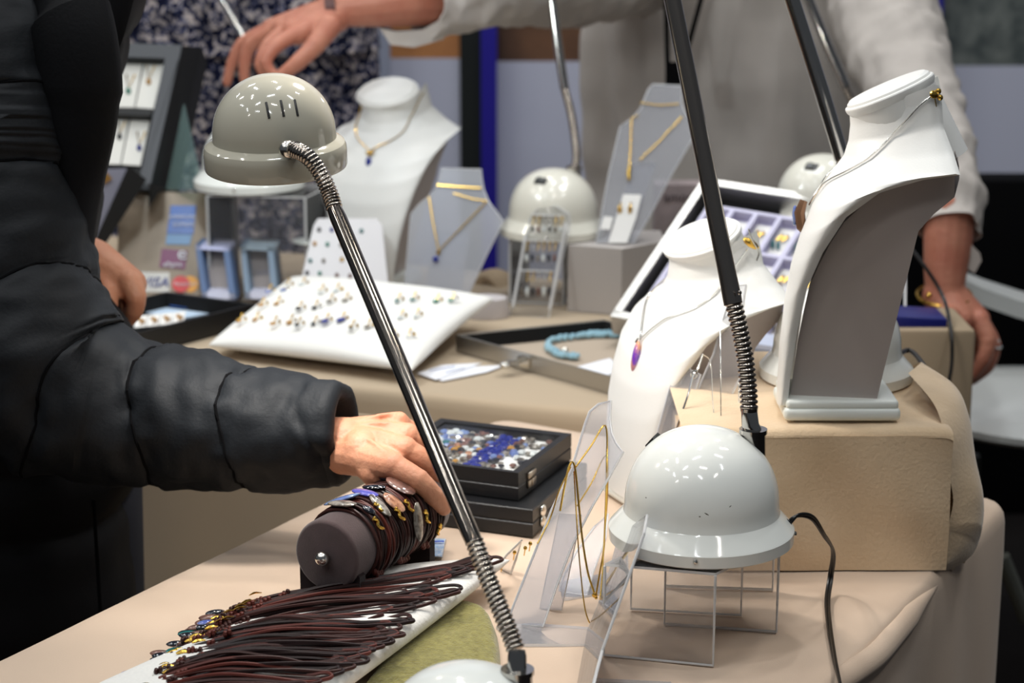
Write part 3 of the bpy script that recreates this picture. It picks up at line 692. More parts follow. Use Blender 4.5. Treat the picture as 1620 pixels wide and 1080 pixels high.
gold2('thin gold chain hanging lowest over the foot of the near frosted stand', [(913, 800, 1.80), (935, 765, 1.82), (959, 720, 1.85), (961, 780, 1.82), (956, 850, 1.79), (952, 920, 1.765), (946, 965, 1.75), (936, 987, 1.745), (926, 965, 1.75), (919, 910, 1.765), (914, 850, 1.78), (908, 745, 1.80)], .0007)
gold2('fine gold chain lying along the left edge of the near frosted stand', [(903, 738, 1.80), (885, 775, 1.79), (872, 815, 1.78), (858, 845, 1.77), (850, 860, 1.765)], .0007)
# small clear earring stand left of it
plE = plane3(G(800, 905), G(830, 920), P(822, 856, 1.86))
k = stand('earring_stand', 'tiny clear stand with gold earrings left of the near frosted stand', [(778, 910), (800, 878), (824, 855), (815, 885), (803, 918)], plE, .002, CLEAR, leg=False)
for (x, y) in ((798, 893), (818, 872), (843, 858), (835, 865)):
    B().ball(lift(x, y, plE, .003), .0022, 6).tube([lift(x, y, plE, .003), lift(x-2, y+12, plE, .003)], .0006, 5).out('earring', GOLD, k, True)
# frosted small foot stand behind the chains
plF = plane3(G(885, 935), G(950, 945), P(930, 835, 1.93))
stand('earring_stand', 'small frosted stand with silver studs between the near frosted stand and the lamp', [(884, 935), (890, 912), (912, 870), (940, 832), (962, 812), (958, 850), (938, 905), (928, 940)], plF, .002, FROST, foot=[(884, 920), (962, 905), (966, 935), (890, 948)], leg=False)
# clear tall stand with thin silver chains
plH = plane3(G(1050, 850), G(1105, 860), P(1165, 455, 2.06))
stand('necklace_stand', 'clear acrylic stand with hair-thin silver chains beside the middle bust', [(1042, 860), (1072, 720), (1095, 640), (1110, 600), (1128, 560), (1146, 495), (1158, 462), (1163, 452), (1180, 450), (1174, 490), (1180, 520), (1187, 560), (1150, 640), (1110, 730), (1085, 860)], plH, .0028, acrylic('hazy_acrylic', .14, (.97, .97, .98), .04), leg=.05)
plH2 = plane3(G(1010, 850), G(1060, 855), P(1080, 575, 2.05))
stand('necklace_stand', 'short clear acrylic stand with silver chain, right of the middle bust\'s inner edge', [(1000, 850), (1035, 700), (1060, 610), (1072, 575), (1078, 568), (1086, 570), (1092, 585), (1108, 592), (1080, 680), (1050, 770), (1030, 850)], plH2, .0028, FROST, leg=False)
thin = (('hair-thin silver chain hanging left on the clear stand', [(1112, 560, 1.98), (1124, 575, 1.98), (1128, 640, 1.95), (1136, 700, 1.93)]), ('hair-thin silver chain hanging straight in the middle of the clear stand', [(1139, 512, 2.0), (1140, 580, 1.96), (1141, 700, 1.92)]), ('hair-thin silver chain by the flexible neck of the near lamp', [(1169, 600, 2.0), (1168, 650, 1.98), (1160, 700, 1.96)]))
for lb, pts in thin: chain_px('necklace', lb, pts, .0005, SILVER)
k = chain_px('necklace', 'twisted silver chain with a round clasp on the short clear stand', [(1112, 560, 2.0), (1103, 585, 1.99), (1097, 592, 1.985), (1090, 620, 1.97), (1080, 650, 1.96), (1070, 680, 1.95)], .0012, SILVER)
B().tube([P(1098+5*cos(a), 592+6*sin(a), 1.984) for a in [i*pi/6 for i in range(12)]], .0008, 5, closed=True).out('clasp', SILVER, k, True)
# leaning clear stand in the foreground with a card of coloured stones
plI = plane3(G(925, 1085), G(945, 1110), P(1022, 820, 1.63)); plI = plane3(P(925, 1085, 1.56), P(950, 1100, 1.40), P(1022, 820, 1.62))
k = stand('necklace_stand', 'clear foreground stand seen nearly edge-on with blue and peach stones', [(903, 1095), (915, 1040), (938, 985), (962, 925), (978, 862), (1000, 836), (1026, 816), (1021, 845), (1000, 905), (978, 965), (955, 1030), (938, 1095)], plI, .0025, acrylic('hazy_acrylic2', .22, (.96, .96, .98), .05), leg=False)
for (px_, mm) in (([(990, 850), (1012, 832), (1006, 845), (984, 880)], G_ICE), ([(980, 890), (1000, 860), (994, 880), (974, 915)], mat('slate_print', (120, 122, 134), .4)), ([(972, 925), (982, 905), (978, 925), (960, 955)], G_ICE), ([(955, 985), (972, 950), (964, 985), (942, 1020)], G_PINK), ([(930, 1040), (945, 1020), (936, 1060), (918, 1090)], mat('peach_card', (222, 160, 124), .5)), ([(942, 1000), (952, 1000), (940, 1030), (930, 1040)], G_ICE)):
    sheet('inlay', px_, (plI[0]+plI[1]*.0015, plI[1]), .001, mm, k)
# thin rod of the foreground stand at the lower edge
k = thing('acrylic_strip', 'flat clear acrylic strip lying at the bottom edge near the lamp', 'strip', G(1000, 1085)); B().prism([G(938, 1072, .755), G(1062, 1078, .755), G(1060, 1095, .755), G(935, 1090, .755)], V((0, 0, 1)), .003, 0, 1).out('strip', [CLEAR, EDGE], k, True, smooth=False)
# clear earring rack in front of the far lamp
plJ = plane3(G(810, 500), G(865, 503), P(865, 335, 3.06))
k = stand('earring_rack', 'clear acrylic rack with rows of hanging earrings in front of the far centre lamp', [(806, 500), (836, 360), (838, 345), (850, 330), (880, 326), (900, 338), (902, 352), (868, 502)], plJ, .003, CLEAR, leg=False)
for (x0, y0, x1, y1) in ((832, 372, 812, 486), (896, 352, 870, 490)):
    B().tube([lift(x0, y0, plJ), lift(x1, y1, plJ)], .0022, 6).out('side_rail', EDGE, k, True)
for r_, (y, x0, x1, cs) in enumerate(((344, 846, 890, (GOLD, GOLD, SILVER, SILVER)), (384, 836, 880, (GOLD, SILVER, GOLD, GOLD, GOLD)), (432, 828, 872, (SILVER, GOLD, GOLD, SILVER)))):
    B().tube([lift(x0-4, y-4, plJ, .003), lift(x1+4, y-2, plJ, .003)], .0012, 6).out('cross_bar', EDGE, k, True)
    for i in range(6):
        x = x0+(x1-x0)*i/5; m_ = cs[i % len(cs)]; gm = [G_DARK, G_PINK, G_CLEAR, G_DARK, G_GREY, G_CLEAR][(i+r_*2) % 6]
        e = thing('earring', ('dangling earring in the top', 'dangling earring in the middle', 'dangling earring in the bottom')[r_] + ' row of the clear earring rack', 'earring', lift(x, y, plJ, .004), 0, 'earrings on the clear rack, row %s' % ('top', 'middle', 'bottom')[r_])
        B().ball(lift(x, y, plJ, .004), .0025, 6).tube([lift(x, y, plJ, .004), lift(x-2, y+14, plJ, .005)], .0008, 5).out('hook', m_, e, True)
        B().ball(lift(x-2, y+20+r_*5, plJ, .005), .003, 6, (1, .6, 1.6+r_*.6)).out('drop', gm, e, True)
# stud board in front of the far left bust
plK = plane3(P(478, 446, 3.06), P(600, 452, 3.06), P(540, 345, 3.12))
k = stand('stud_board', 'milky white board of stud earrings in front of the far left bust', [(474, 470), (480, 430), (497, 356), (503, 346), (596, 346), (604, 356), (616, 470)], plK, .003, mat('milky_board', (222, 220, 222), .5), leg=.04)
sc_ = [(505, 364, G_DARK), (525, 364, G_BLUE), (572, 366, G_TEAL), (498, 386, G_AMBER), (518, 387, G_GREEN), (491, 413, G_TEAL), (512, 413, G_GREY), (541, 411, GOLD), (565, 412, G_BLUE), (486, 432, G_DARK), (506, 433, G_GREEN), (533, 436, G_PINK), (554, 437, G_PINK), (540, 388, G_GREY), (580, 437, G_DARK)]
for i, (x, y, m_) in enumerate(sc_):
    e = B().ball(lift(x, y, plK, .002), .0032, 8, (1, .6, 1.3)).out('stud_earring', m_)
    cn = m_.name.split('_stone')[0].replace('_', ' ').replace(' shell', ''); rw = 'top' if y < 370 else 'second' if y < 395 else 'third' if y < 420 else 'bottom'
    tag(e, '%s stud, %s row of the milky board, %s the pole' % (cn, rw, 'left of' if x < 530 else 'near'), 'earring', 'studs on the milky board')
tag(B().lathe([(.001, 0), (.028, .008), (.030, .010), (.001, .0105)], 32, Matrix.Translation(P(492, 390, 3.13)) ).out('dish', BASEW), 'small white dish edge poking out left of the stud board', 'dish')
# ------------------------------------------------------------------ pillows
def cushion(name, c4, h, m, label, cat='pillow', pinch=.12, hb=.4, n=34, wr=.0012, edge=.018):
    """c4: corners FL, FR, BR, BL of the seam"""
    a, b_, c, d = [V(p) for p in c4]
    def top(u, v, s):
        base = (a*(1-u)+b_*u)*(1-v) + (d*(1-u)+c*u)*v
        # concave seams
        base += ((d-a)*(-1)*(0) )
        du = pinch*sin(pi*u)*(1-2*v)*.28; dv = pinch*sin(pi*v)*(1-2*u)*.28
        base += (d-a)*du*.5 + (b_-a)*dv*.5
        k = (max(0, 4*u*(1-u))*max(0, 4*v*(1-v)))
        f = k**.33 if s > 0 else k**.4
        hh = h*f*s*(1 if s > 0 else hb)
        return base + V((0, 0, hh + (wr*nz((base.x, base.y, 1), 30)*k**.3 if s > 0 else 0)))
    def U(i): t = i/n; return .5-.5*cos(pi*t)
    b = B()
    for s in (1, -1): b.rings([[top(U(i), U(j), s) for i in range(n+1)] for j in range(n+1)], False)
    o = b.out(name, m, weld=True, angle=None)
    return tag(o, label, cat), top
FL, FR, BR_, BL = G(330, 547, .768), G(652, 586, .772), G(781, 474, .795), G(462, 440, .800)
pil, ptop = cushion('earring_pillow', (FL, FR, BR_, BL), .030, VELVET, 'white padded earring pillow covered in pairs of earrings on the back table', hb=.5)
def on_pillow(px, py):
    """point of the pillow top under a picture position"""
    u, v = .5, .5
    for _ in range(25):
        best = None
        for du in (-.04, -.01, -.003, 0, .003, .01, .04):
            for dv in (-.04, -.01, -.003, 0, .003, .01, .04):
                uu, vv = min(.97, max(.03, u+du)), min(.97, max(.03, v+dv)); p = ptop(uu, vv, 1)-C0
                dep = p.dot(_f); x = 810+FPX*p.dot(_r)/dep; y = 540-FPX*p.dot(_u)/dep; e = (x-px)**2+(y-py)**2
                if best is None or e < best[0]: best = (e, uu, vv)
        u, v = best[1:]
    return ptop(u, v, 1)
gold_dim = mat('old_gold', (196, 160, 84), .3, 1)
ers = [(441, 461, 'small blue round', G_ICE, 'back left corner'), (470, 452, 'pale gold bar', G_CLEAR, 'back edge left of the middle'), (524, 462, 'gold and pearl', G_CLEAR, 'back edge by the pole'),
       (430, 483, 'gold and grey', G_AMBER, 'second row, far left'), (490, 489, 'dark drop and gold', G_DARK, 'second row, left of the pole'), (538, 477, 'slim silver and gold', G_GREY, 'second row, touching the pole'),
       (396, 508, 'amber twin-drop', G_AMBER, 'front row, far left'), (450, 512, 'olive gold', G_AMBER, 'front row, second from left'), (488, 514, 'dark grey bead', G_DARK, 'front row, third from left'), (532, 508, 'deep blue long-drop', G_BLUE, 'front row, beside the pole'), (573, 519, 'smoky grey', G_GREY, 'front row, just left of the pole'),
       (645, 476, 'teal and pearl', G_TEAL, 'back right, right of the pole'), (706, 477, 'silver-green', G_GREEN, 'back right corner'), (650, 502, 'gold and pearl leaf', G_CLEAR, 'middle right, right of the pole'), (637, 534, 'tiny clear', G_CLEAR, 'front right, right of the pole')]
for i, (x, y, nm, gm, where) in enumerate(ers):
    c = on_pillow(x, y); e = thing('earring_pair', '%s earring pair on the white pillow, %s' % (nm, where), 'earrings', c, 0, 'earring pairs on the white pillow')
    big = 1.5 if 'long-drop' in nm else (.55 if 'tiny' in nm else 1)
    for j, s in enumerate((-1, 1)):
        p = c + V((.011*s, .004*s, .003)); a = random.uniform(-.4, .4)
        B().tube(spline([p+V((.001, .006, .006)), p+V((0, .002, .009)), p+V((-.002, -.003, .002)), p+V((-.003, -.005, .0))], 4), .0011, 5).ball(p+V((.004, .004, .001)), .0028, 6).out('hook', gold_dim if i % 3 else GOLD, e, True)
        B().ball(p+V((-.004, -.008, .0005)), .0036*big**.5, 8, (1, 1.7*big, .7), Matrix.Rotation(-.5+a, 3, 'Z')).out('stone', gm, e, True)
        if i % 2 == 0: B().ball(p+V((.005*s, -.002, .0015)), .0026, 6, (1.4, 1, .6)).out('setting', GOLD if i % 4 else SILVER, e, True)
# white roll pillow under the cord necklaces
W1 = [G(436, 1125, .775), G(585, 1078, .770), G(806, 897, .778), G(640, 893, .775)]
W1 = [V((-.355, 1.545, .775)), V((-.185, 1.455, .774)), V((-.002, 1.852, .776)), V((-.125, 1.825, .776))]
pil2, ptop2 = cushion('display_pillow', W1, .016, mat('white_felt', (236, 234, 228), .95, spec=.1, sheen=.4, bump=.5, bscale=260), 'white felt pillow under the heap of brown cord necklaces', hb=1.1, pinch=-.02)
# olive towel
b = B(); R = []
tw_ = [G(560, 1110), G(640, 1010), G(700, 975), G(735, 962), (G(765, 972)), G(783, 1000), G(791, 1040), G(790, 1075), G(780, 1120)]
ol = spline(tw_, 6); cen = sum(ol, V())/len(ol)
for k in range(12):
    t = k/11; R.append([V((cen.x+(p.x-cen.x)*(1-t*.98)*(1 if t else 1), cen.y+(p.y-cen.y)*(1-t*.98), .752 + .012*min(1, sqrt(t*5)) + .0015*nz((p.x*(1-t), p.y*(1-t), 2), 60))) for p in ol])
R = [[V((p.x, p.y, .7515)) for p in R[0]]] + R
tag(B().rings(R, True, (True, True)).out('towel', mat('olive_terry', (160, 152, 84), 1, spec=.05, sheen=.5, bump=1, bscale=420, mot=.2, mscale=170, rgb2=(128, 120, 60)), angle=None), 'folded olive green towel under the white felt pillow', 'towel')
# ------------------------------------------------------------------ cord necklaces in a heap
ends = [(785, 886), (768, 884), (742, 908), (735, 903), (728, 915), (736, 938), (733, 944), (716, 912), (701, 950), (690, 938), (695, 958), (662, 968), (668, 960), (655, 984), (650, 992), (660, 990), (640, 1000), (645, 1012), (634, 1010), (620, 1020), (612, 1030), (606, 1012), (598, 1036), (590, 1040), (588, 1052), (575, 1046), (578, 1056), (700, 925), (676, 950), (628, 1022)]
def hz(px, py, k=0):
    """heap height above the table under a picture position"""
    return .778 + k
cordm = [BROWNC, DARKC, REDBC, BROWNC, DARKC]
pend_cfg = {0: None}
for i in range(20):
    q = ends[(i*7+3) % 30]; ends.append((q[0]-random.uniform(8, 45), q[1]+random.uniform(-4, 8)))
ends += [(566, 1062), (548, 1070), (530, 1078), (512, 1086), (490, 1092), (556, 1052), (540, 1064)]
NN = len(ends)
order = sorted(range(NN), key=lambda i: ends[i][1])
for r_, i in enumerate(order):
    ex, ey = ends[i]; f = r_/(NN-1)
    if ey > 905: ex -= 16; ey -= 7
    # left end: pendants run from upper (370,965) to lower left (200,1078)
    lx = 372 + (205-372)*f**.9 + random.uniform(-14, 14); ly = 966 + (1118-966)*f + random.uniform(-5, 5)
    hgt = .787 + random.uniform(-.003, .006) + .004*min(f*4, (1-f)*4, 1)
    if r_ < 3: hgt -= .003
    e = G(ex, ey, .789); l = G(lx, ly, .765 + random.uniform(0, .006))
    d = (e-l); side = V((-d.y, d.x, 0)).normalized(); wl = random.uniform(.004, .009)
    bow = -.016 + .016*f + random.uniform(-.003, .003)
    def mid(t, s): return l.lerp(e, t) + side*(bow*sin(pi*t) + s*wl*(.35+.65*t)*(1-.0*t)) + V((0, 0, (hgt-.778)*sin(pi*min(1, t*1.25))**.7 + .004*random.random()))
    A_ = [mid(t, 1) for t in (0.02, .2, .45, .7, .9)]; B_ = [mid(t, -1) for t in (.9, .7, .45, .2, .02)]
    tip = [e + side*wl*.8 + V((0, 0, .001)), e + d.normalized()*.006, e - side*wl*.8 + V((0, 0, .001))]
    pts = spline(A_ + tip + B_, 7)
    mname = cordm[(r_*3) % 5]
    kind = {3: ('a grey abalone oval pendant', G_GREY, (1.9, .9, .35)), 6: ('a small pale blue shell pendant', G_ICE, (1.2, .7, .35)), 14: ('a turquoise leaf pendant', G_TEAL, (1.3, .7, .3)), 21: ('a teal oval pendant', G_TEAL, (2.0, .9, .3)), 29: ('a long pale blue shell pendant', G_ICE, (3.0, .7, .35)), 37: ('a violet-edged blue shell pendant', mat('violet_shell', (96, 96, 190), .15, coat=.8), (2.6, .7, .35)), 25: ('a dark brown oval pendant', G_PINK, (1.6, .9, .3)), 42: ('a dark slab pendant', G_DARK, (2.2, 1, .3))}.get(r_)
    col_ = {BROWNC.name: 'dark brown', DARKC.name: 'near-black', REDBC.name: 'reddish brown'}[mname.name]
    lab = ('leather cord necklace in the heap ending in %s' % kind[0]) if kind else ('%s cord necklace, %s third of the heap on the white felt pillow' % (col_, 'upper' if f < .33 else 'middle' if f < .67 else 'lower'))
    b = B(); b.tube(pts, .0017, 6)
    o = b.out('cord_necklace', mname); tag(o, lab, 'necklace', 'cord necklaces heaped on the felt pillow')
    dd = d.normalized()
    for kk in (.05+.06*random.random(), .14+.08*random.random()):
        kp = mid(kk, 0)+V((0, 0, .002)); q = B()
        for w_ in range(2): q.ball(kp+dd*(.0035*(w_-.5))+V((0, 0, .001*w_)), .0033, 7, (.7, 1.1, 1), Matrix.Rotation(atan2(dd.y, dd.x), 3, 'Z'))
        q.out('knot', REDBC if r_ % 2 else BROWNC, o)
    q = B(); pc = l - dd*.012; rot = Matrix.Rotation(atan2(dd.y, dd.x)+random.uniform(-.2, .2), 3, 'Z')
    q.ball(pc+V((0, 0, .002)), .0075, 12, (kind[2] if kind else (1.2, .6, .35)), rot); q.out('pendant', kind[1] if kind else (G_PINK if r_ % 3 else G_DARK), o)
    if r_ % 3 != 1:
        gp = mid(.06+.05*random.random(), random.choice((-1, 1))) + V((0, 0, .005)); q = B()
        q.tube(spline([gp-dd*.006, gp+side*.003, gp+dd*.006], 4), [.0007, .0014, .0017, .002, .0018, .0017, .0014, .001, .0007][:9], 6, flat=.5); q.out('gold_charm', GOLD, o)
# ------------------------------------------------------------------ bracelet roll
fc = P(515, 876, 1.742); ec = P(668, 797, 1.90); ec.z = fc.z = (fc.z+ec.z)/2; ax = (ec-fc); Lr = ax.length; ax.normalize()
rr_ = .0345
RR = thing('bracelet_roll', 'plum velvet bracelet roll with round metal end knob on upright cradle', 'roll', (fc.x, fc.y, .7515))
Mx = Matrix.Translation(fc) @ R_to(ax).to_4x4()
B().lathe([(.001, 0), (rr_*.90, 0), (rr_*.96, .001), (rr_, .004), (rr_, Lr-.004), (rr_*.96, Lr-.001), (.001, Lr)], 56, Mx).out('roll', PLUM, RR, True, angle=50)
sx = V((ax.y, -ax.x, 0)).normalized()
B().ball(fc-ax*.006, .0068, 18).tube([fc, fc-ax*.004], .0045, 12).out('end_knob', SILVER, RR, True)
for t, wd, hh in ((.016, .033, .052), (Lr-.026, .029, .060)):
    c = fc+ax*t; c = V((c.x, c.y, 0)); q = []
    prof = [(-wd, .7515), (wd, .7515), (wd, .7515+hh), (wd*.85, .7515+hh+.004)]
    for k in range(9):
        a = pi*k/8; prof.append((wd*.80*cos(a), fc.z - rr_*.55*sin(a) - .008*(1-abs(cos(a)))) if 0 else (wd*.8*cos(a), max(.7515+hh*.25, fc.z-sqrt(max(0, (rr_+.0008)**2-(wd*.8*cos(a))**2)))))
    prof += [(-wd*.85, .7515+hh+.004), (-wd, .7515+hh)]
    B().prism([c+sx*x+V((0, 0, z)) for x, z in prof], ax, .010).out('cradle', PLUMD, RR, True, smooth=False)
B().box(V((0, 0, 0)) + (fc+ec)/2 - V((0, 0, (fc+ec).z/2-.7535)), (.034, Lr-.02, .004), Matrix.Rotation(atan2(ax.y, ax.x)-pi/2, 3, 'Z')).out('base_board', PLUMD, RR, True)
def ringp(t, a, r): return fc + ax*t + (sx*cos(a) + V((0, 0, 1))*sin(a))*r
bc = [(.036, 'grey shell oval', G_GREY, 95, (.9, 2.0)), (.045, 'dark beads', G_DARK, 60, (.6, .9)), (.054, 'long pale blue shell', G_ICE, 112, (1.0, 2.6)), (.063, 'mottled grey oval', G_GREY, 58, (.8, 2.0)), (.073, 'violet blue shell', mat('violet_shell'), 92, (.9, 2.2)),
      (.083, 'peach cracked stone', G_ORANGE, 52, (1.1, 1.7)), (.093, 'black stone', G_DARK, 95, (.9, 1.6)), (.103, 'tall grey slab', G_GREY, 12, (1.0, 2.5)), (.114, 'brown pink slab', G_PINK, 70, (1.5, 2.2)), (.126, 'black oval', G_DARK, 100, (1, 1.6)), (.139, 'gold leaf', GOLD, 40, (.45, 1.7)), (.152, 'dark end bead', G_DARK, 30, (.6, .8))]
for i, (t, nm, gm, a, sz) in enumerate(bc):
    c0 = ringp(t, 1.57, rr_); b = B()
    for s in range(4):
        tt = t + (s-1.5)*.0026; ph = random.uniform(0, 6); am = .0016+.0012*random.random()
        pts = [ringp(tt + am*sin(2*k*2*pi/40+ph), 2*pi*k/40, rr_+.0018+.0014*((s+i) % 2)+.0006*sin(3*2*pi*k/40+ph)) for k in range(40)]
        b.tube(pts, .0015, 6, closed=True)
    o = b.out('cord_bracelet', cordm[i % 5]); tag(o, 'wrapped brown cord bracelet with %s on the plum roll' % nm, 'bracelet', 'cord bracelets on the plum roll')
    aa = radians(a); pc = ringp(t, aa, rr_+.0058); nrm = (sx*cos(aa)+V((0, 0, 1))*sin(aa)); tan = (-sx*sin(aa)+V((0, 0, 1))*cos(aa))
    rot = Matrix((tan, ax, nrm)).transposed() @ Matrix.Rotation(random.uniform(-.35, .35), 3, 'Z')
    B().ball(pc, .0078, 14, (sz[1], sz[0], .34), rot).out('stone', gm, o)
    if i % 2 == 0:
        ga = radians(a-58); gp = ringp(t+.004, ga, rr_+.0065); tn = (-sx*sin(ga)+V((0, 0, 1))*cos(ga))
        B().tube(spline([gp-tn*.007+ax*.004, gp-tn*.002-ax*.001, gp+tn*.003+ax*.002, gp+tn*.006-ax*.003], 4), [.0008]+[.0016]*11+[.001], 6).ball(gp+tn*.006, .0022, 6).out('gold_toggle', GOLD, o)
    kp = ringp(t, radians(-35-7*i % 30), rr_+.003); B().ball(kp, .0038, 8).ball(kp+ax*.003-V((0, 0, .004)), .003, 8).out('knot', REDBC, o)
# small sachet
k = tag(B().hexa([G(676, 880, .752), G(700, 882, .752), G(706, 852, .752), G(680, 850, .752), G(677, 878, .757), G(699, 880, .757), G(704, 854, .756), G(681, 852, .756)]).out('sachet', mat('white_sachet', (226, 230, 238), .3, mot=.1, mscale=300, rgb2=(150, 190, 230)), smooth=False), 'small white and blue sachet behind the bracelet roll', 'packet')
B().box(G(692, 856, .7585), (.014, .003, .0006)).out('blue_band', mat('blue_print', (60, 90, 200), .5), k)
# ------------------------------------------------------------------ black glass-topped cases
def case(name, label, q, z0, z1, latch, glass=True, seed=0, latchm=None, half=.5):
    """q four ground corners (xy) going round, z0..z1; lid line halfway"""
    cs = [V((*p, 0)) for p in q]; ctr = sum(cs, V())/4; root = thing(name, label, 'case', (ctr.x, ctr.y, z0)); zm = z0+(z1-z0)*half
    def scaled(k): return [ctr+(p-ctr).normalized()*((p-ctr).length-k) for p in cs]
    def slab(nm, a, c, k=0):
        s0 = scaled(k+.0012); s1 = scaled(k); b = B()
        b.rings([[V((p.x, p.y, z)) for p in s] for s, z in ((s0, a), (s1, a+.0012), (s1, c-.0012), (s0, c))], True); return b
    slab('body', z0, zm-.0004).out('body', LEATHB, root, True, smooth=False)
    if not glass: slab('lid', zm+.0004, z1).out('lid', LEATHB, root, True, smooth=False)
    else:
        o, i_ = cs, scaled(.013); b = B()
        for k in range(4):
            j = (k+1) % 4; b.hexa([V((o[k].x, o[k].y, zm+.0004)), V((o[j].x, o[j].y, zm+.0004)), V((i_[j].x, i_[j].y, zm+.0004)), V((i_[k].x, i_[k].y, zm+.0004)), V((o[k].x, o[k].y, z1)), V((o[j].x, o[j].y, z1)), V((i_[j].x, i_[j].y, z1-.001)), V((i_[k].x, i_[k].y, z1-.001))])
        b.out('lid_frame', LEATHB, root, True, smooth=False)
        f = B(); f.poly([V((p.x, p.y, z1-.0105)) for p in scaled(.0125)]); f.out('white_lining', mat('white_lining', (228, 228, 226), .8), root, True, smooth=False)
        gl = scaled(.0125); B().poly([V((p.x, p.y, z1-.0025)) for p in gl]).out('glass', acrylic('case_glass', .02, (.97, .98, .98), .06), root, True, smooth=False)
    # latch on the edge q[1]-q[2]
    a, c = cs[1], cs[2]; d = (c-a).normalized(); n = V((d.y, -d.x, 0)); n = n if n.dot(a-ctr) > 0 else -n
    p = a.lerp(c, latch) + n*.0012; rt = Matrix((d, n, V((0, 0, 1)))).transposed()
    if latchm == 'round': B().ball(V((p.x, p.y, zm+.006)), .0065, 12, (1, .5, 1), rt).ball(V((p.x, p.y, zm-.006)), .0065, 12, (1, .5, 1), rt).out('latch', SILVER, root, True)
    else: B().box(V((p.x, p.y, zm+.005)), (.022, .003, .007), rt, .0008).box(V((p.x, p.y, zm-.0045)), (.022, .003, .009), rt, .0008).box(V((p.x, p.y, zm-.004)), (.006, .005, .009), rt, .0008).out('latch', mat('nickel', (170, 160, 146), .3, 1), root, True)
    return root, cs, ctr, zm, scaled
# corners: front left, front right, back right, back left (front right nearest the lamp stand)
def corner_case(A, Bc, Cc, z): a, b_, c = G(*A, z), G(*Bc, z), G(*Cc, z); d = a+(c-b_); return [(a.x, a.y), (b_.x, b_.y), (c.x, c.y), (d.x, d.y)]
qT = corner_case((700, 738), (822, 750), (917, 690), .815)
# keep the case square: rebuild from the front edge direction
def square(px_fr, z, dirx, wx, wy):
    p = G(*px_fr, z); d = V((cos(dirx), sin(dirx), 0)); n = V((-d.y, d.x, 0)); p = V((p.x, p.y, 0)); a = p-d*wx
    return [(a.x, a.y), (p.x, p.y), ((p+n*wy).x, (p+n*wy).y), ((a+n*wy).x, (a+n*wy).y)]
th_ = atan2(qT[1][1]-qT[0][1], qT[1][0]-qT[0][0])
c1 = case('jewellery_case', 'lower black case with round nickel clasp in the stack of two', square((843, 806), .783, radians(-21), .185, .175), .752, .783, .16, glass=False, latchm='round')
c2 = case('jewellery_case', 'upper black case with glass lid full of small coloured stones', square((820, 748), .815, radians(-22.5), .162, .158), .7835, .815, .22)
_, cs, ctr, zm, scaled = c2; ii = scaled(.019)
gems = [(G_BLUE, 'deep blue'), (G_ICE, 'pale blue'), (G_GREY, 'grey'), (G_AMBER, 'amber'), (G_TEAL, 'teal'), (G_ORANGE, 'peach'), (G_DARK, 'dark'), (G_PINK, 'brown-pink'), (G_CLEAR, 'pearly')]
gi = 0; z1g = .815
for iu in range(17):
    for iv in range(14):
        u = (iu+.5)/17+random.uniform(-.02, .02); v = (iv+.5)/14+random.uniform(-.02, .02)
        if u > .80 and random.random() < .6: continue
        if v < .12 and u > .7: continue
        p = (ii[0]*(1-u)+ii[1]*u)*(1-v) + (ii[3]*(1-u)+ii[2]*u)*v
        k = 0 if .52 < u < .68 else random.choice((1, 2, 2, 3, 2, 5, 6, 6, 7, 8, 1, 7, 2, 8, 6)) if u > .2 else random.choice((1, 8, 2, 1, 4))
        b = B(); s = random.uniform(.0035, .0058); b.ball(V((p.x, p.y, z1g-.0075)), s, 6, (1, 1, .6), Matrix.Rotation(random.random()*3, 3, 'Z') )
        o = b.out('loose_stone', gems[k][0]); tag(o, 'small %s stone under the glass of the upper black case' % gems[k][1], 'stone', '%s stones in the glass-lidded case' % gems[k][1])
# ------------------------------------------------------------------ open aluminium case with beaded bracelet
def tray4(name, label, c4, zb, zt, t, mo, mi_, mf, cat='tray'):
    cs = [V((p[0], p[1], 0)) for p in c4]; ctr = sum(cs, V())/4; root = thing(name, label, cat, (ctr.x, ctr.y, zb)); inn = [ctr+(p-ctr)*(1-t/(p-ctr).length*1.4) for p in cs]
    for k in range(4):
        j = (k+1) % 4; o0, o1, i0, i1 = cs[k], cs[j], inn[k], inn[j]
        def z(p, h): return V((p.x, p.y, h))
        B().hexa([z(o0, zb), z(o1, zb), z(i1, zb), z(i0, zb), z(o0, zt), z(o1, zt), z(i1, zt), z(i0, zt)]).out('side_wall', mo, root, True, smooth=False)
        m2 = [ctr+(p-ctr)*.985 for p in inn]
        B().poly([z(i0, zt-.001), z(i1, zt-.001), z(m2[j], zb+.002), z(m2[k], zb+.002)]).out('wall_lining', mi_, root, True, smooth=False)
    B().prism([V((p.x, p.y, zb+.003)) for p in inn], V((0, 0, 1)), .003).out('floor_panel', mf, root, True, smooth=False)
    return root, cs, inn, ctr
Lc, Bc_, Fc = G(721, 529, .776), G(955, 505, .776), G(961, 594, .776)
F2 = Lc+(Fc-Lc)*1.12
TC, cs, inn, ctr = tray4('display_case', 'open aluminium-framed case with black lining holding a pale blue bead bracelet', [Lc, F2, F2+(Bc_-Lc), Bc_], .7515, .776, .004, ALU, mat('black_velvet', (8, 8, 9), .95), mat('taupe_lining', (176, 160, 142), .9))
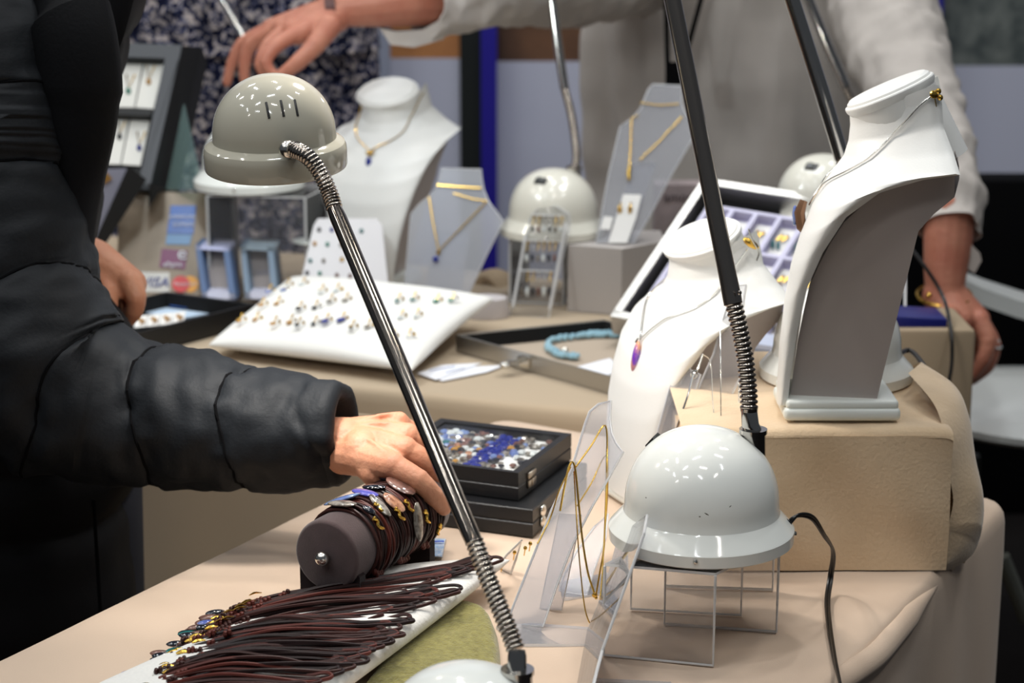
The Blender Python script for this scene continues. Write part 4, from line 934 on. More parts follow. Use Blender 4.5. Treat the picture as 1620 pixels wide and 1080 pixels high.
# hasp
hp = P(823, 573, 0.1); hp = Lc.lerp(F2, .43); dF = (F2-Lc).normalized(); nF = V((dF.y, -dF.x, 0)); nF = nF if nF.dot(hp-ctr) > 0 else -nF
b = B(); rt = Matrix((dF, nF, V((0, 0, 1)))).transposed(); b.box(hp+V((0, 0, -.012))+nF*.002, (.020, .004, .016), rt, .001)
b.box(hp+nF*.018+V((0, 0, -.008)), (.010, .034, .003), rt @ Matrix.Rotation(.1, 3, 'X'), .001).ball(hp+nF*.036+V((-.002, 0, -.010)), .009, 10, (1.1, .8, .5), rt).ball(hp+nF*.012+V((0, 0, -.004)), .004, 8); b.out('hasp', SILVER, TC, True)
BB = thing('bead_bracelet', 'pale blue beaded bracelet with silver clasp in the open aluminium case', 'bracelet', G(935, 552, .757))
path = spline([G(912, 566, .758), G(885, 562, .758), G(868, 552, .758), G(872, 540, .758), G(905, 534, .758), G(950, 530, .758), G(1000, 532, .758), G(1040, 540, .758)], 8)
BEAD = gem('pale_blue_bead', (158, 196, 210), .15); acc = 0; last = None
for p in path:
    if last is None or (p-last).length > .0055:
        last = p; rr = []
        for off in (-.0055, 0, .0055):
            B().ball(p+V((off*.3, off, .001+random.uniform(0, .003))), .0042, 7).out('bead', BEAD, BB, True)
B().ball(G(893, 555, .762), .0055, 10).ball(G(896, 561, .762), .004, 8).out('clasp', SILVER, BB, True)
k = tag(B().prism([G(912, 580, .757), G(965, 566, .757), G(985, 585, .757), G(940, 600, .757)], V((0, 0, 1)), .001).out('paper_card', mat('white_paper', (232, 233, 238), .7), smooth=False), 'white card lying in the open aluminium case', 'card')
# paper tags on the table
PAP = mat('white_paper')
for (pts, lb, z) in (([(660, 590), (700, 577), (762, 574), (728, 586), (690, 600)], 'white printed paper tag left of the metal case hasp', .7545), ([(690, 598), (745, 580), (800, 577), (770, 588), (700, 602)], 'blank white paper tag partly under another in front of the metal case', .7530)):
    o = tag(B().prism([G(x, y, z) for x, y in pts], V((0, 0, 1)), .0012).out('paper_tag', PAP, smooth=False), lb, 'tag')
    if z > .754: 
        for (a, c) in (((680, 586), (720, 579)), ((705, 589), (735, 582))): B().tube([G(*a, z+.0006), G(*c, z+.0006)], .0007, 4).out('printed_line', mat('blue_grey_print', (150, 160, 196), .6), o)
# ------------------------------------------------------------------ tilted aluminium tray with lilac compartments
BLp, TLp, TRp = P(975, 499, 2.80), P(1116, 289, 3.0), P(1415, 335, 2.90)
ux = (TRp-TLp); vy = (TLp-BLp); nn_ = ux.cross(vy).normalized(); nn_ = nn_ if nn_.y < 0 else -nn_
def TQ(u, v, h=0): return BLp + ux*u + vy*v + nn_*h
TT = thing('tilted_tray', 'tilted aluminium-rimmed case lid with lilac compartments behind the middle bust', 'tray', BLp)
for (u0, v0, u1, v1) in ((-.02, -.02, 1.02, .02), (-.02, .98, 1.02, 1.02), (-.02, .0, .02, 1), (.98, 0, 1.02, 1)):
    B().hexa([TQ(u0, v0, -.035), TQ(u1, v0, -.035), TQ(u1, v1, -.035), TQ(u0, v1, -.035), TQ(u0, v0, .004), TQ(u1, v0, .004), TQ(u1, v1, .004), TQ(u0, v1, .004)]).out('rim_bar', ALU, TT, True, smooth=False)
B().hexa([TQ(.01, .01, -.032), TQ(.99, .01, -.032), TQ(.99, .99, -.032), TQ(.01, .99, -.032), TQ(.01, .01, -.028), TQ(.99, .01, -.028), TQ(.99, .99, -.028), TQ(.01, .99, -.028)]).out('black_lining', mat('black_velvet'), TT, True, smooth=False)
LIL = mat('lilac_insert', (206, 203, 226), .7); CARD = mat('white_card')
ua, ub, va, vb = .08, .97, .04, .87
b = B(); NCc, NRr = 7, 3
for i in range(NCc+1):
    u = ua+(ub-ua)*i/NCc; b.hexa([TQ(u-.015, va, -.027), TQ(u+.015, va, -.027), TQ(u+.015, vb, -.027), TQ(u-.015, vb, -.027), TQ(u-.012, va, -.008), TQ(u+.012, va, -.008), TQ(u+.012, vb, -.008), TQ(u-.012, vb, -.008)])
for j in range(NRr+1):
    v = va+(vb-va)*j/NRr; b.hexa([TQ(ua, v-.012, -.027), TQ(ub, v-.012, -.027), TQ(ub, v+.012, -.027), TQ(ua, v+.012, -.027), TQ(ua, v-.010, -.0082), TQ(ub, v-.010, -.0082), TQ(ub, v+.010, -.0082), TQ(ua, v+.010, -.0082)])
b.out('compartment_grid', LIL, TT, True, smooth=False)
B().hexa([TQ(ua, va, -.028), TQ(ub, va, -.028), TQ(ub, vb, -.028), TQ(ua, vb, -.028), TQ(ua, va, -.026), TQ(ub, va, -.026), TQ(ub, vb, -.026), TQ(ua, vb, -.026)]).out('insert_floor', LIL, TT, True, smooth=False)
rown = ('bottom', 'middle', 'top'); 
for i in range(NCc):
    for j in range(NRr):
        u0 = ua+(ub-ua)*(i+.16)/NCc; u1 = ua+(ub-ua)*(i+.84)/NCc; v0 = va+(vb-va)*(j+.12)/NRr; v1 = va+(vb-va)*(j+.84)/NRr
        gm = [G_TEAL, G_AMBER, G_GREEN, G_ICE, G_GREY, G_PINK][(i*2+j*3) % 6]; gn = ['teal', 'amber', 'green', 'pale blue', 'grey', 'brown-pink'][(i*2+j*3) % 6]
        t_ = thing('earring_card', '%s earring card, %s row, %s in the lilac tray' % (gn, rown[j], ('leftmost', 'second from left', 'third from left', 'centre', 'fifth from left', 'sixth from left', 'rightmost')[i]), 'card', TQ((u0+u1)/2, (v0+v1)/2, -.025), 0, 'earring cards in the lilac tray')
        B().prism([TQ(u0, v0, -.023), TQ(u1, v0, -.023), TQ(u1, v1, -.020), TQ(u0, v1, -.020)], nn_, .0015).out('card', CARD, t_, True, smooth=False)
        for s in (.34, .66):
            pu = u0+(u1-u0)*s
            B().tube([TQ(pu, v0+(v1-v0)*.75, -.018), TQ(pu-.01, v0+(v1-v0)*.5, -.016)], .0018, 6).ball(TQ(pu, v0+(v1-v0)*.72, -.018), .003, 6).out('hook', GOLD, t_, True)
            B().ball(TQ(pu-.015, v0+(v1-v0)*.34, -.017), .0045, 8, (.7, .7, 1.7)).out('stone', gm, t_, True)
for i, (y0, mm, lb) in enumerate(((541, mat('pale_blue_lid', (196, 204, 224), .4), 'top'), (549, mat('grey_blue_lid', (150, 160, 178), .4), 'middle'), (557, mat('slate_lid', (88, 96, 106), .5), 'bottom'))):
    p = P(1216, y0, 2.56); tag(B().box(p, (.062, .07, .0062), Matrix.Rotation(.15, 3, 'Y')).out('flat_box', mm, smooth=False), 'thin pale box, %s of the three stacked right of the near lamp\'s flexible neck' % lb, 'box')
k = P(1216, 577, 2.56); tag(B().box((k.x, 2.56, (k.z+.752)/2), (.066, .075, k.z-.752+.012)).out('grey_box', mat('slate_box', (120, 124, 126), .6), smooth=False), 'slate grey box under the three thin pale boxes', 'box')
# ------------------------------------------------------------------ left part of the back table
FOLD = mat('beige_plastic', (160, 144, 124), .45)
CS = thing('card_stand', 'beige plastic stand with payment card stickers at the left of the back table', 'stand', G(270, 466))
plM = plane3(P(190, 465, 3.14), P(350, 465, 3.16), P(270, 305, 3.24))
sheet('front_panel', [(184, 470), (187, 350), (205, 312), (222, 304), (352, 304), (358, 318), (352, 470)], plM, .05, FOLD, CS)
pm = (plM[0]+plM[1]*.0015, plM[1]); pm2 = (plM[0]+plM[1]*.0028, plM[1]); pm3 = (plM[0]+plM[1]*.0038, plM[1])
def stick(nm, px, m, z=pm): return sheet(nm, px, z, .001, m, CS)
amx = mat('bright_blue_sticker', (0, 92, 186), .35); whs = mat('white_sticker', (228, 232, 238), .4); lbs = mat('pale_blue_sticker', (112, 158, 204), .4)
stick('blue_sticker', [(264, 369), (270, 325), (310, 325), (306, 370)], amx); stick('pale_blue_sticker', [(262, 386), (264, 370), (304, 371), (300, 387)], lbs)
prs = mat('plum_sticker', (120, 30, 92), .4); stick('plum_sticker', [(252, 422), (256, 393), (297, 396), (293, 426)], prs)
stick('white_card_sticker', [(220, 461), (222, 430), (268, 431), (268, 462)], mat('cream_sticker', (222, 220, 214), .4))
stick('red_circle', [(286+14*cos(a), 449+13*sin(a)) for a in [i*pi/14 for i in range(28)]], mat('red_sticker', (214, 24, 30), .4), pm2)
stick('yellow_circle', [(301+13*cos(a), 449+13*sin(a)) for a in [i*pi/14 for i in range(28)]], mat('amber_sticker', (246, 170, 24), .4), pm)
def tm(px, py, pl): p = onpl(px, py, pl); x = (onpl(px+10, py, pl)-p).normalized(); z = pl[1]; y = z.cross(x).normalized(); return Matrix((x, y, z)).transposed().to_4x4(), p
def ptext(txt, px, py, hpx, m, pl=pm3, shear=0, sx=1, rot=0):
    R_, p = tm(px, py, pl); M = Matrix.Translation(p) @ R_ @ Matrix.Rotation(rot, 4, 'Z') @ Matrix.Diagonal((sx, 1, 1, 1)); return text_mesh(txt, M, hpx*p.y/FPX*1.35, m, CS, shear=shear)
ptext('AMERICAN', 288, 343, 6.2, whs); ptext('EXPRESS', 290, 355, 6.5, whs); 
ptext('e', 288, 401, 24, mat('white_sticker'), sx=1.0); ptext('eftpos', 273, 418, 9, whs); ptext('VISA', 244, 447, 17, mat('navy_print', (34, 52, 140), .5), shear=.25, sx=1.0)
ptext('MasterCard', 293, 449, 5.5, mat('white_sticker'))
# two blue-grey open boxes
for i, (x0, x1, dx, mm, lb) in enumerate(((309, 362, 11, mat('steel_blue_box', (84, 108, 146), .5), 'left of the two open slanted boxes'), (380, 432, 8, mat('grey_blue_box', (118, 138, 158), .5), 'right of the two open slanted boxes'))):
    pl = plane3(P(x0+8, 470, 3.08), P(x1+10, 470, 3.07), P(x0, 392, 3.13)); r = thing('ring_box', 'steel blue cardboard box standing open, %s' % lb, 'box', onpl(x0+10, 470, pl))
    a, b_, c, d = onpl(x0+dx, 472, pl), onpl(x1+dx, 474, pl), onpl(x1, 391, pl), onpl(x0, 388, pl); n = pl[1]; bk = V((.004, .045, .003))
    def bar(p, q_, off, nm, m_): B().hexa([p, q_, q_+off, p+off, p+bk, q_+bk, q_+off+bk, p+off+bk]).out(nm, m_, r, True, smooth=False)
    wx = (b_-a).normalized()*.009; wz = (d-a).normalized()*.007
    bar(a, d, wx, 'side', mm); bar(b_, c, -wx*1.1, 'side', mm); bar(d, c, -wz, 'top', mat('pale_lilac_card', (186, 190, 222), .5) if i == 0 else mat('pale_teal_card', (184, 204, 218), .5)); bar(a, b_, wz*1.6, 'bottom', mat('pale_card', (190, 190, 206), .5))
    B().hexa([a+bk*.6, b_+bk*.6, c+bk*.6, d+bk*.6, a+bk, b_+bk, c+bk, d+bk]).out('back_panel', mat('warm_grey_card', (150, 142, 140), .7), r, True, smooth=False)
# upright black display frame
plN = plane3(P(170, 300, 3.22), P(236, 300, 3.22), P(287, 70, 3.36))
FD = thing('presentation_case', 'upright dark grey display case with white necklace cards behind the customer', 'frame', onpl(200, 300, plN))
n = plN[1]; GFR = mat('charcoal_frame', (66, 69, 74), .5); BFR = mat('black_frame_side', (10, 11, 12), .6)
def fq(px, t, m, nm, off=0): pl = (plN[0]+n*off, n); return sheet(nm, px, pl, t, m, FD)
fq([(100, 300), (120, 285), (236, 291), (236, 300)], .03, GFR, 'bottom_bar'); fq([(150, 66), (288, 71), (284, 93), (150, 88)], .03, GFR, 'top_bar'); fq([(261, 92), (284, 93), (288, 71), (236, 300), (218, 300), (219, 291)], .03, GFR, 'side_bar')
fq([(100, 66), (172, 68), (120, 300), (60, 300)], .03, GFR, 'side_bar')
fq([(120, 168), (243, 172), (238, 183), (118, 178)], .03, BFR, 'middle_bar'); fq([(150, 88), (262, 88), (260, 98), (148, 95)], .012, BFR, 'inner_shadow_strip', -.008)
ba = [(289, 72), (308, 84), (254, 303), (236, 300)]
B().hexa([onpl(*ba[0], plN), onpl(*ba[3], plN), onpl(*ba[3], plN)+V((.025, .06, -.01)), onpl(*ba[0], plN)+V((.022, .07, -.01)), onpl(*ba[0], plN)-n*.03, onpl(*ba[3], plN)-n*.03, onpl(*ba[3], plN)-n*.06+V((.025, .06, -.01)), onpl(*ba[0], plN)-n*.06+V((.022, .07, -.01))]).out('case_side', BFR, FD, True, smooth=False)
fq([(80, 80), (284, 80), (240, 298), (60, 298)], .004, BFR, 'back_panel', -.026)
WC = mat('ivory_card', (236, 234, 226), .6)
for (px, lb, gm, cx, cy) in (([(150, 96), (226, 97), (212, 170), (130, 168)], 'upper left', G_GREEN, 203, 140), ([(229, 97), (260, 98), (243, 172), (214, 170)], 'upper right', G_AMBER, 235, 125), ([(120, 184), (204, 186), (190, 260), (110, 258)], 'lower left', G_DARK, 189, 212), ([(207, 186), (238, 187), (222, 262), (192, 260)], 'lower right', G_BLUE, 220, 230)):
    pl = (plN[0]-n*.020, n); c = thing('necklace_card', 'white card with a small pendant, %s window of the upright frame' % lb, 'card', onpl(cx, cy, pl), 0, 'cards in the upright frame')
    sheet('card', px, pl, .002, WC, c); pl2 = (plN[0]-n*.018, n)
    B().tube([onpl(cx+10, cy-22, pl2), onpl(cx, cy, pl2), onpl(cx-3, cy-22, pl2)], .0012, 5).out('chain', gold_dim, c, True); B().ball(onpl(cx, cy+4, pl2), .0042, 8, (1, .7, 1.5)).out('pendant', gm, c, True)
# case under it, black, leaning, mostly behind the jacket
k = thing('presentation_case', 'second black case leaning at a slant below the upright frame', 'frame', P(180, 330, 3.15))
B().hexa([P(150, 380, 3.12), P(168, 385, 3.12), P(168, 385, 3.2), P(150, 380, 3.2), P(203, 262, 3.12), P(232, 284, 3.12), P(232, 284, 3.2), P(203, 262, 3.2)]).out('side_bar', BFR, k, True, smooth=False)
B().hexa([P(120, 380, 3.15), P(160, 378, 3.15), P(160, 378, 3.17), P(120, 380, 3.17), P(150, 268, 3.15), P(206, 266, 3.15), P(206, 266, 3.17), P(150, 268, 3.17)]).out('grey_panel', mat('lavender_card', (150, 150, 166), .6), k, True, smooth=False)
B().poly([P(165, 268, 3.145), P(178, 283, 3.145), P(160, 294, 3.145)]).out('gold_corner', mat('dull_gold_card', (150, 110, 50), .5), k, True, smooth=False)
B().hexa([P(236, 290, 3.16), P(262, 296, 3.16), P(262, 296, 3.26), P(236, 290, 3.26), P(236, 330, 3.16), P(250, 306, 3.16), P(250, 306, 3.26), P(236, 330, 3.26)]).out('corner_block', BFR, k, True, smooth=False)
kk = thing('acrylic_sheet', 'greenish clear acrylic sheet between the upright frame and the far left lamp', 'sheet', P(290, 290, 3.25))
sheet('pane', [(262, 300), (290, 165), (312, 260), (318, 300)], plane3(P(262, 300, 3.25), P(318, 300, 3.2), P(290, 165, 3.3)), .003, [acrylic('green_tint_acrylic', .25, (.80, .92, .9), .05, body=(.45, .62, .6)), EDGE], kk, None)
# black tray with cards
A_, R_c = G(264, 461, .785), G(403, 480, .785); Lf = A_ + (G(212, 528, .785)-G(403, 480, .785))
TB, cs, inn, ctr = tray4('black_tray', 'black-rimmed tray with earring cards between the customer and the white pillow', [A_, R_c, G(212, 528, .785), Lf], .7515, .785, .006, LEATHB, mat('black_velvet'), mat('dark_lining', (30, 32, 34), .8))
def flat(name, pts, z, m, lb, cat='card', t=.0015): return tag(B().prism([G(x, y, z) for x, y in pts], V((0, 0, 1)), t).out(name, m, smooth=False), lb, cat)
flat('blue_white_leaflet', [(218, 492), (290, 474), (330, 472), (362, 480), (358, 490), (290, 503)], .762, mat('ice_blue_paper', (196, 216, 236), .5), 'pale blue and white leaflet in the black tray', 'leaflet')
q = flat('folded_leaflet', [(280, 478), (310, 473), (345, 474), (364, 482), (352, 488), (300, 482)], .765, PAP, 'white rounded leaflet with blue stripe in the black tray', 'leaflet')
B().prism([G(268, 483, .7662), G(290, 477, .7662), G(362, 486, .7662), G(352, 493, .7662)], V((0, 0, 1)), .0006).out('blue_stripe', mat('blue_stripe_print', (76, 130, 220), .5), q, smooth=False)
for i in range(4):
    x = 222+i*20; c = thing('earring_card', 'white card with grey earrings in the black tray, %s from the left hand' % ('nearest', 'second', 'third', 'fourth')[i], 'card', G(x, 508, .765), 0, 'cards in the black tray')
    B().prism([G(x-10, 518-i*2, .762), G(x+9, 516-i*2, .762), G(x+12, 498-i*2, .771), G(x-7, 500-i*2, .771)], V((0, 0, 1)), .001).out('card', CARD, c, True, smooth=False)
    B().ball(G(x, 506-i*2, .768), .0035, 6).ball(G(x+5, 508-i*2, .768), .003, 6).tube([G(x, 504-i*2, .769), G(x+1, 512-i*2, .766)], .001, 4).out('earring', G_AMBER, c, True)
# printed box behind the tilted tray
k = thing('printed_box', 'grey pink printed box behind the tilted aluminium tray', 'box', P(1080, 330, 3.2))
B().box(P(1082, 345, 3.25), (.10, .05, .12)).out('box', mat('pinkish_grey_box', (152, 138, 138), .6, mot=.15, mscale=16, rgb2=(112, 104, 104)), k, True, smooth=False)
text_mesh('amode', Matrix.Translation(P(1079, 312, 3.222)) @ Matrix.Rotation(pi/2, 4, 'X'), .022, mat('dark_print', (60, 50, 54), .6), k)
k = tag(B().tube(spline([P(755, 470, 3.28), P(785, 440, 3.26), P(812, 470, 3.24)], 6), [.02, .034, .034, .034, .034, .034, .034, .034, .034, .034, .034, .034, .02], 12, flat=.5).out('fabric_pouch', mat('tan_pouch', (170, 150, 124), .9)), 'crumpled tan pouch between the frosted stand and the clear earring rack', 'pouch')
k = tag(B().lathe([(.001, 0), (.035, .0), (.036, .004), (.032, .03), (.001, .034)], 24, Matrix.Translation(G(770, 500)) @ Matrix.Diagonal((1, .8, 1, 1))).out('ring_dish', mat('pale_grey_dish', (196, 190, 190), .5)), 'pale round dish peeking out behind the right tip of the white pillow', 'dish')
# ------------------------------------------------------------------ right background
k = thing('draped_block', 'small cloth covered block with a blue box on it, beside the seller\'s right-hand wrist', 'block', (0, 0, 0))
ROOTM[k.name] = Matrix.Identity(4)
a, b_ = P(1405, 516, 2.62), P(1540, 522, 2.62)
q = B(); q.box(((a.x+b_.x)/2, 2.67, (.40+a.z)/2), (b_.x-a.x, .14, a.z-.40), None, .008, 2).out('cloth', mat('olive_beige_cloth', (150, 134, 112), .9, spec=.1), k, True)
c = P(1447, 507, 2.65); tag(B().box(c, (.075, .07, .026), Matrix.Rotation(.06, 3, 'Y'), .004).out('blue_box', mat('navy_blue_box', (12, 20, 96), .4)), 'navy blue box on the cloth covered block by the seller\'s lowered hand', 'box')
tag(B().tube([P(1432, 390, 2.9), P(1432, 490, 2.75)], .0018, 6).out('acrylic_rod', EDGE), 'thin clear rod rising from behind the navy blue box', 'rod')
k = tag(B().tube(spline([P(1424, 372, 2.72), P(1462, 420, 2.70), P(1492, 470, 2.68), P(1504, 520, 2.60), P(1506, 570, 2.58), P(1500, 610, 2.57)], 8), .0026, 8).out('black_cable', BLACKP), 'black cable hanging in front of the seller\'s lowered wrist', 'cable')
CH = thing('moulded_chair', 'white moulded chair behind the table at right with a black coat over it', 'chair', (1.05, 3.4, 0))
WCH = mat('grey_white_plastic', (196, 198, 196), .5)
b = B(); R = []
for i in range(9):
    t = i/8; y = 3.28+.22*t; R.append([P(x, 0, y).x*V((1, 0, 0)) + V((0, y, P(1560, yy, y).z)) for x, yy in ((1490, 428-10*t), (1540, 438-12*t), (1580, 455-14*t), (1640, 475-16*t), (1700, 490-16*t))])
b.rings(R, False); R2 = [[p-V((0, 0, .03)) for p in r] for r in R]; b.rings(R2, False); b.rings([R[0], R2[0]], False); b.out('back_rest', WCH, CH, True)
b = B(); c = P(1590, 690, 2.95); b.lathe([(.001, 0), (.20, .0), (.225, .012), (.225, .022), (.205, .03), (.001, .032)], 40, Matrix.Translation((c.x+.10, c.y+.15, c.z-.01))); b.out('seat', WCH, CH, True)
for (p, q_) in (((1585, 880, 2.8), (1625, 980, 2.8)), ((1540, 720, 3.2), (1530, 1300, 3.3))):
    B().tube([P(*p), P(*q_)], .012, 10).out('leg', mat('dull_steel', (110, 112, 104), .4, .6), CH, True)
b = B(); R = []
for i in range(13):
    t = i/12; z = 1.08-.30*t; cx = 1.12+.03*sin(t*4); rx = .20*(.55+.45*sin(pi*min(1, t*1.3+.15)))
    R.append([V((cx+rx*cos(a)*(1+.08*sin(3*a+t*5)), 3.62+.10*sin(a)*(1+.1*sin(4*a)), z)) for a in [2*pi*j/28 for j in range(28)]])
b.rings(R); q = b.out('coat', mat('navy_black_coat', (12, 14, 22), .85), None); tag(q, 'black coat heaped over the white chair at the right edge', 'coat')
tag(B().box((1.2, 4.3, .38), (1.9, .10, .76), None, .01).out('counter_front', BLACKC), 'low black partition behind the seller and the coat', 'partition')
# ------------------------------------------------------------------ people
def remesh(b, vox, smooth=3, it=0):
    me = finish(b.bm); o = bpy.data.objects.new('tmp', me); COL.objects.link(o)
    m = o.modifiers.new('r', 'REMESH'); m.mode = 'VOXEL'; m.voxel_size = vox
    s = o.modifiers.new('s', 'SMOOTH'); s.factor = .6; s.iterations = smooth
    bpy.context.view_layer.update(); r = bpy.data.meshes.new_from_object(o.evaluated_get(bpy.context.evaluated_depsgraph_get())); bpy.data.objects.remove(o)
    for p in r.polygons: p.use_smooth = True
    return r
def cap(b, pts, rs, n=14):
    """smooth tapered limb with round ends"""
    Q = [V((*p, r)) for p, r in zip(pts, rs)]; S = spline(Q, 5) if len(Q) > 2 else [Q[0], Q[0].lerp(Q[1], .5), Q[1]]
    b.tube([s.to_3d() if len(s) == 3 else V(s[:3]) for s in S], [s[3] for s in S], n)
    for s in (S[0], S[-1]): b.ball(V(s[:3]), s[3]*.995, n)
def build_hand(arm, wrist, palm, fingers, vox=.0018, sm=2, extra=None):
    """arm: [(pt,r)...] to the wrist; palm: list of (p,q,r) slabs; fingers: lists of joints with radii"""
    b = B(); cap(b, [p for p, r in arm], [r for p, r in arm])
    for p, q, r1, r2 in palm: cap(b, [p, p.lerp(q, .5), q], [r1, (r1+r2)/2, r2])
    for pts, rs in fingers:
        cap(b, pts, rs)
        for p, r in zip(pts[1:-1], rs[1:-1]): b.ball(p, r*1.06, 12)
    if extra: extra(b)
    return remesh(b, vox, sm)
def join_bodies(name, meshes, m, parent):
    bm = bmesh.new()
    for me in meshes: bm.from_mesh(me)
    me = bpy.data.meshes.new('body'); bm.to_mesh(me); bm.free()
    for p in me.polygons: p.use_smooth = True
    return link(name, me, m, parent, True)
def core_body(hip, chest, neck, head, rh=.09, limbs=(), leg=True):
    """trunk, neck, head and legs as one surface, under the clothes"""
    b = B(); hip, chest, neck, head = map(V, (hip, chest, neck, head))
    cap(b, [hip, hip.lerp(chest, .5), chest], [.115, .10, .12]); cap(b, [chest, neck, head-V((0, 0, .05))], [.09, .055, .055]); b.ball(head, rh, 20, (.85, 1, 1.25))
    for l in limbs: cap(b, [V(p) for p, r in l], [r for p, r in l])
    if leg:
        for s in (-1, 1): cap(b, [hip+V((.08*s, 0, -.05)), V((hip.x+.09*s, hip.y, .48)), V((hip.x+.09*s, hip.y+.02, .07))], [.085, .058, .04]); b.ball(V((hip.x+.09*s, hip.y-.06, .04)), .045, 10, (.8, 2, .8))
    return remesh(b, .016, 2)
def nail(par, p, d, up, r, m):
    z = V(up).normalized(); y = V(d).normalized(); x = y.cross(z).normalized(); z = x.cross(y)
    B().ball(V(p)+z*r*.62, r, 10, (.72, 1.0, .30), Matrix((x, y, z)).transposed()).out('nail', m, par, True)
NAIL = mat('natural_nail', (226, 168, 146), .25, coat=.4)
# --- customer
PC = thing('person', 'customer in a black quilted puffer jacket reaching to the bracelet roll', 'person', (-.62, 2.25, 0))
W_ = P(545, 702, 1.925)
arm = [(P(330, 690, 1.965), .040), (P(450, 700, 1.945), .034), (P(520, 703, 1.93), .029), (W_, .0275)]
MI, MM, MR, ML = P(622, 738, 1.858), P(640, 712, 1.885), P(645, 690, 1.915), P(632, 672, 1.94)
palm = [(W_+V((0, -.010, -.006)), MI, .0225, .0145), (W_+V((0, 0, 0)), MM, .0235, .0145), (W_+V((0, .010, .002)), MR, .0225, .0138), (W_+V((.0, .018, .002)), ML, .020, .0125), (P(575, 715, 1.90), P(600, 715, 1.90), .024, .020)]
fing = [([MI, P(662, 760, 1.846), P(686, 784, 1.848), P(702, 803, 1.858)], [.0135, .0112, .0098, .0080]),
        ([MM, P(677, 734, 1.885), P(695, 768, 1.90), P(703, 792, 1.915)], [.0132, .0112, .0096, .0080]),
        ([MR, P(675, 706, 1.92), P(690, 738, 1.935), P(698, 766, 1.95)], [.0125, .0106, .0092, .0078]),
        ([ML, P(660, 688, 1.95), P(676, 712, 1.965), P(684, 736, 1.975)], [.0112, .0095, .0084, .0072]),
        ([P(572, 726, 1.898), P(592, 748, 1.872), P(618, 766, 1.874), P(645, 778, 1.885)], [.015, .0135, .0118, .0095])]
def tend(b):
    for k in (MI, MM, MR, ML):
        b.ball(k+V((0, -.001, .0045)), .0098, 12)
        a = W_.lerp(k, .25)+V((0, -.003, .0195)); c = k+V((-.004, -.001, .0120)); cap(b, [a, a.lerp(c, .5)+V((0, 0, .0012)), c], [.0022, .0026, .0026], 8)
    for pts in ([(560, 678, 1.90), (585, 690, 1.885), (612, 700, 1.875)], [(575, 705, 1.883), (600, 692, 1.888), (622, 684, 1.90)]):
        pass
hand1 = build_hand(arm, W_, palm, fing, .0017, 2, tend)
# left hand on the jacket front
w2 = P(150, 418, 2.33); k2 = P(205, 450, 2.31)
arm2 = [(P(40, 395, 2.42), .042), (P(110, 405, 2.36), .033), (w2, .030)]
palm2 = [(w2, k2, .030, .021), (w2+V((0, .02, -.01)), P(190, 455, 2.34), .026, .018)]
fing2 = [([P(205, 446, 2.30), P(215, 468, 2.295), P(213, 490, 2.30), P(204, 505, 2.31)], [.0145, .0125, .0108, .009]), ([P(198, 455, 2.32), P(206, 482, 2.315), P(202, 502, 2.32), P(196, 515, 2.33)], [.014, .012, .0105, .009]),
         ([P(188, 462, 2.33), P(194, 488, 2.33), P(191, 505, 2.335), P(187, 518, 2.34)], [.0135, .0115, .010, .0085]), ([P(178, 465, 2.35), P(182, 488, 2.35), P(180, 502, 2.355), P(177, 512, 2.36)], [.012, .0105, .0095, .008]),
         ([P(160, 440, 2.31), P(168, 462, 2.295), P(172, 482, 2.29), P(174, 494, 2.29)], [.017, .0135, .0115, .0095])]
hand2 = build_hand(arm2, w2, palm2, fing2, .0026, 3)
core = core_body((-.66, 2.28, .92), (-.64, 2.27, 1.30), (-.63, 2.25, 1.50), (-.60, 2.22, 1.62), limbs=[[((-.58, 2.17, 1.40), .05), (P(-20, 180, 2.08), .05), (P(25, 400, 2.02), .046), (P(75, 590, 1.98), .044), (P(330, 690, 1.965), .040)], [((-.76, 2.38, 1.42), .055), ((-.80, 2.44, 1.16), .046), (P(40, 395, 2.42), .042)]])
join_bodies('body', [core, hand1, hand2], SKIN1, PC)
nail(PC, P(701, 801, 1.856), P(702, 803, 1.858)-P(686, 784, 1.848), V((.5, -.5, .6)), .0062, NAIL)
def quilt(b, pts, rs, seams, n=56, flat=1.0, puff=.16, wr=.004, seed=0, closed_end=True, K=110, skew=.012, ex=.42):
    """tube along pts with radii rs, pinched at the seam positions (0..1), bulging between"""
    S = spline([V((*p, r)) for p, r in zip(pts, rs)], 14); Ls = [0]
    for a, c in zip(S, S[1:]): Ls.append(Ls[-1]+(V(c[:3])-V(a[:3])).length)
    tot = Ls[-1]; R = []; up = None; j = 0
    for i in range(K+1):
        s = tot*i/K
        while j < len(Ls)-2 and Ls[j+1] < s: j += 1
        t = (s-Ls[j])/max(1e-9, Ls[j+1]-Ls[j]); q = S[j].lerp(S[j+1], t); nx = V(S[min(j+2, len(S)-1)][:3])-V(S[max(j-1, 0)][:3]); nx.normalize()
        if up is None: up = (V((0, 0, 1))-nx*nx.z); up = up.normalized() if up.length > .2 else V((0, -1, 0))
        up = (up-nx*up.dot(nx)).normalized(); w_ = nx.cross(up); f = i/K; ring = []
        for k in range(n):
            a = 2*pi*k/n; ff = f + skew*sin(a+2.2)+.006*sin(3*a+seed)
            lo = max([x for x in seams if x <= ff], default=-.05); hi = min([x for x in seams if x > ff], default=1.05)
            u = (ff-lo)/(hi-lo); bulge = (max(0, 4*u*(1-u)))**ex
            e = 1 - puff + puff*bulge
            rr = q[3]*e; d = up*cos(a)+w_*sin(a)*flat; p = V(q[:3])+d*rr
            nearseam = 1-bulge
            p += d*(wr*(.8+2.0*nearseam)*(nz((p.x*1.0, p.y, p.z+seed), 24)+.6*nz(p, 55))); ring.append(p)
        R.append(ring)
    b.rings(R, True, (True, closed_end)); return R
JB = B(); SEAMS = [0, .13, .25, .36, .465, .575, .685, .80, .905, 1.0]
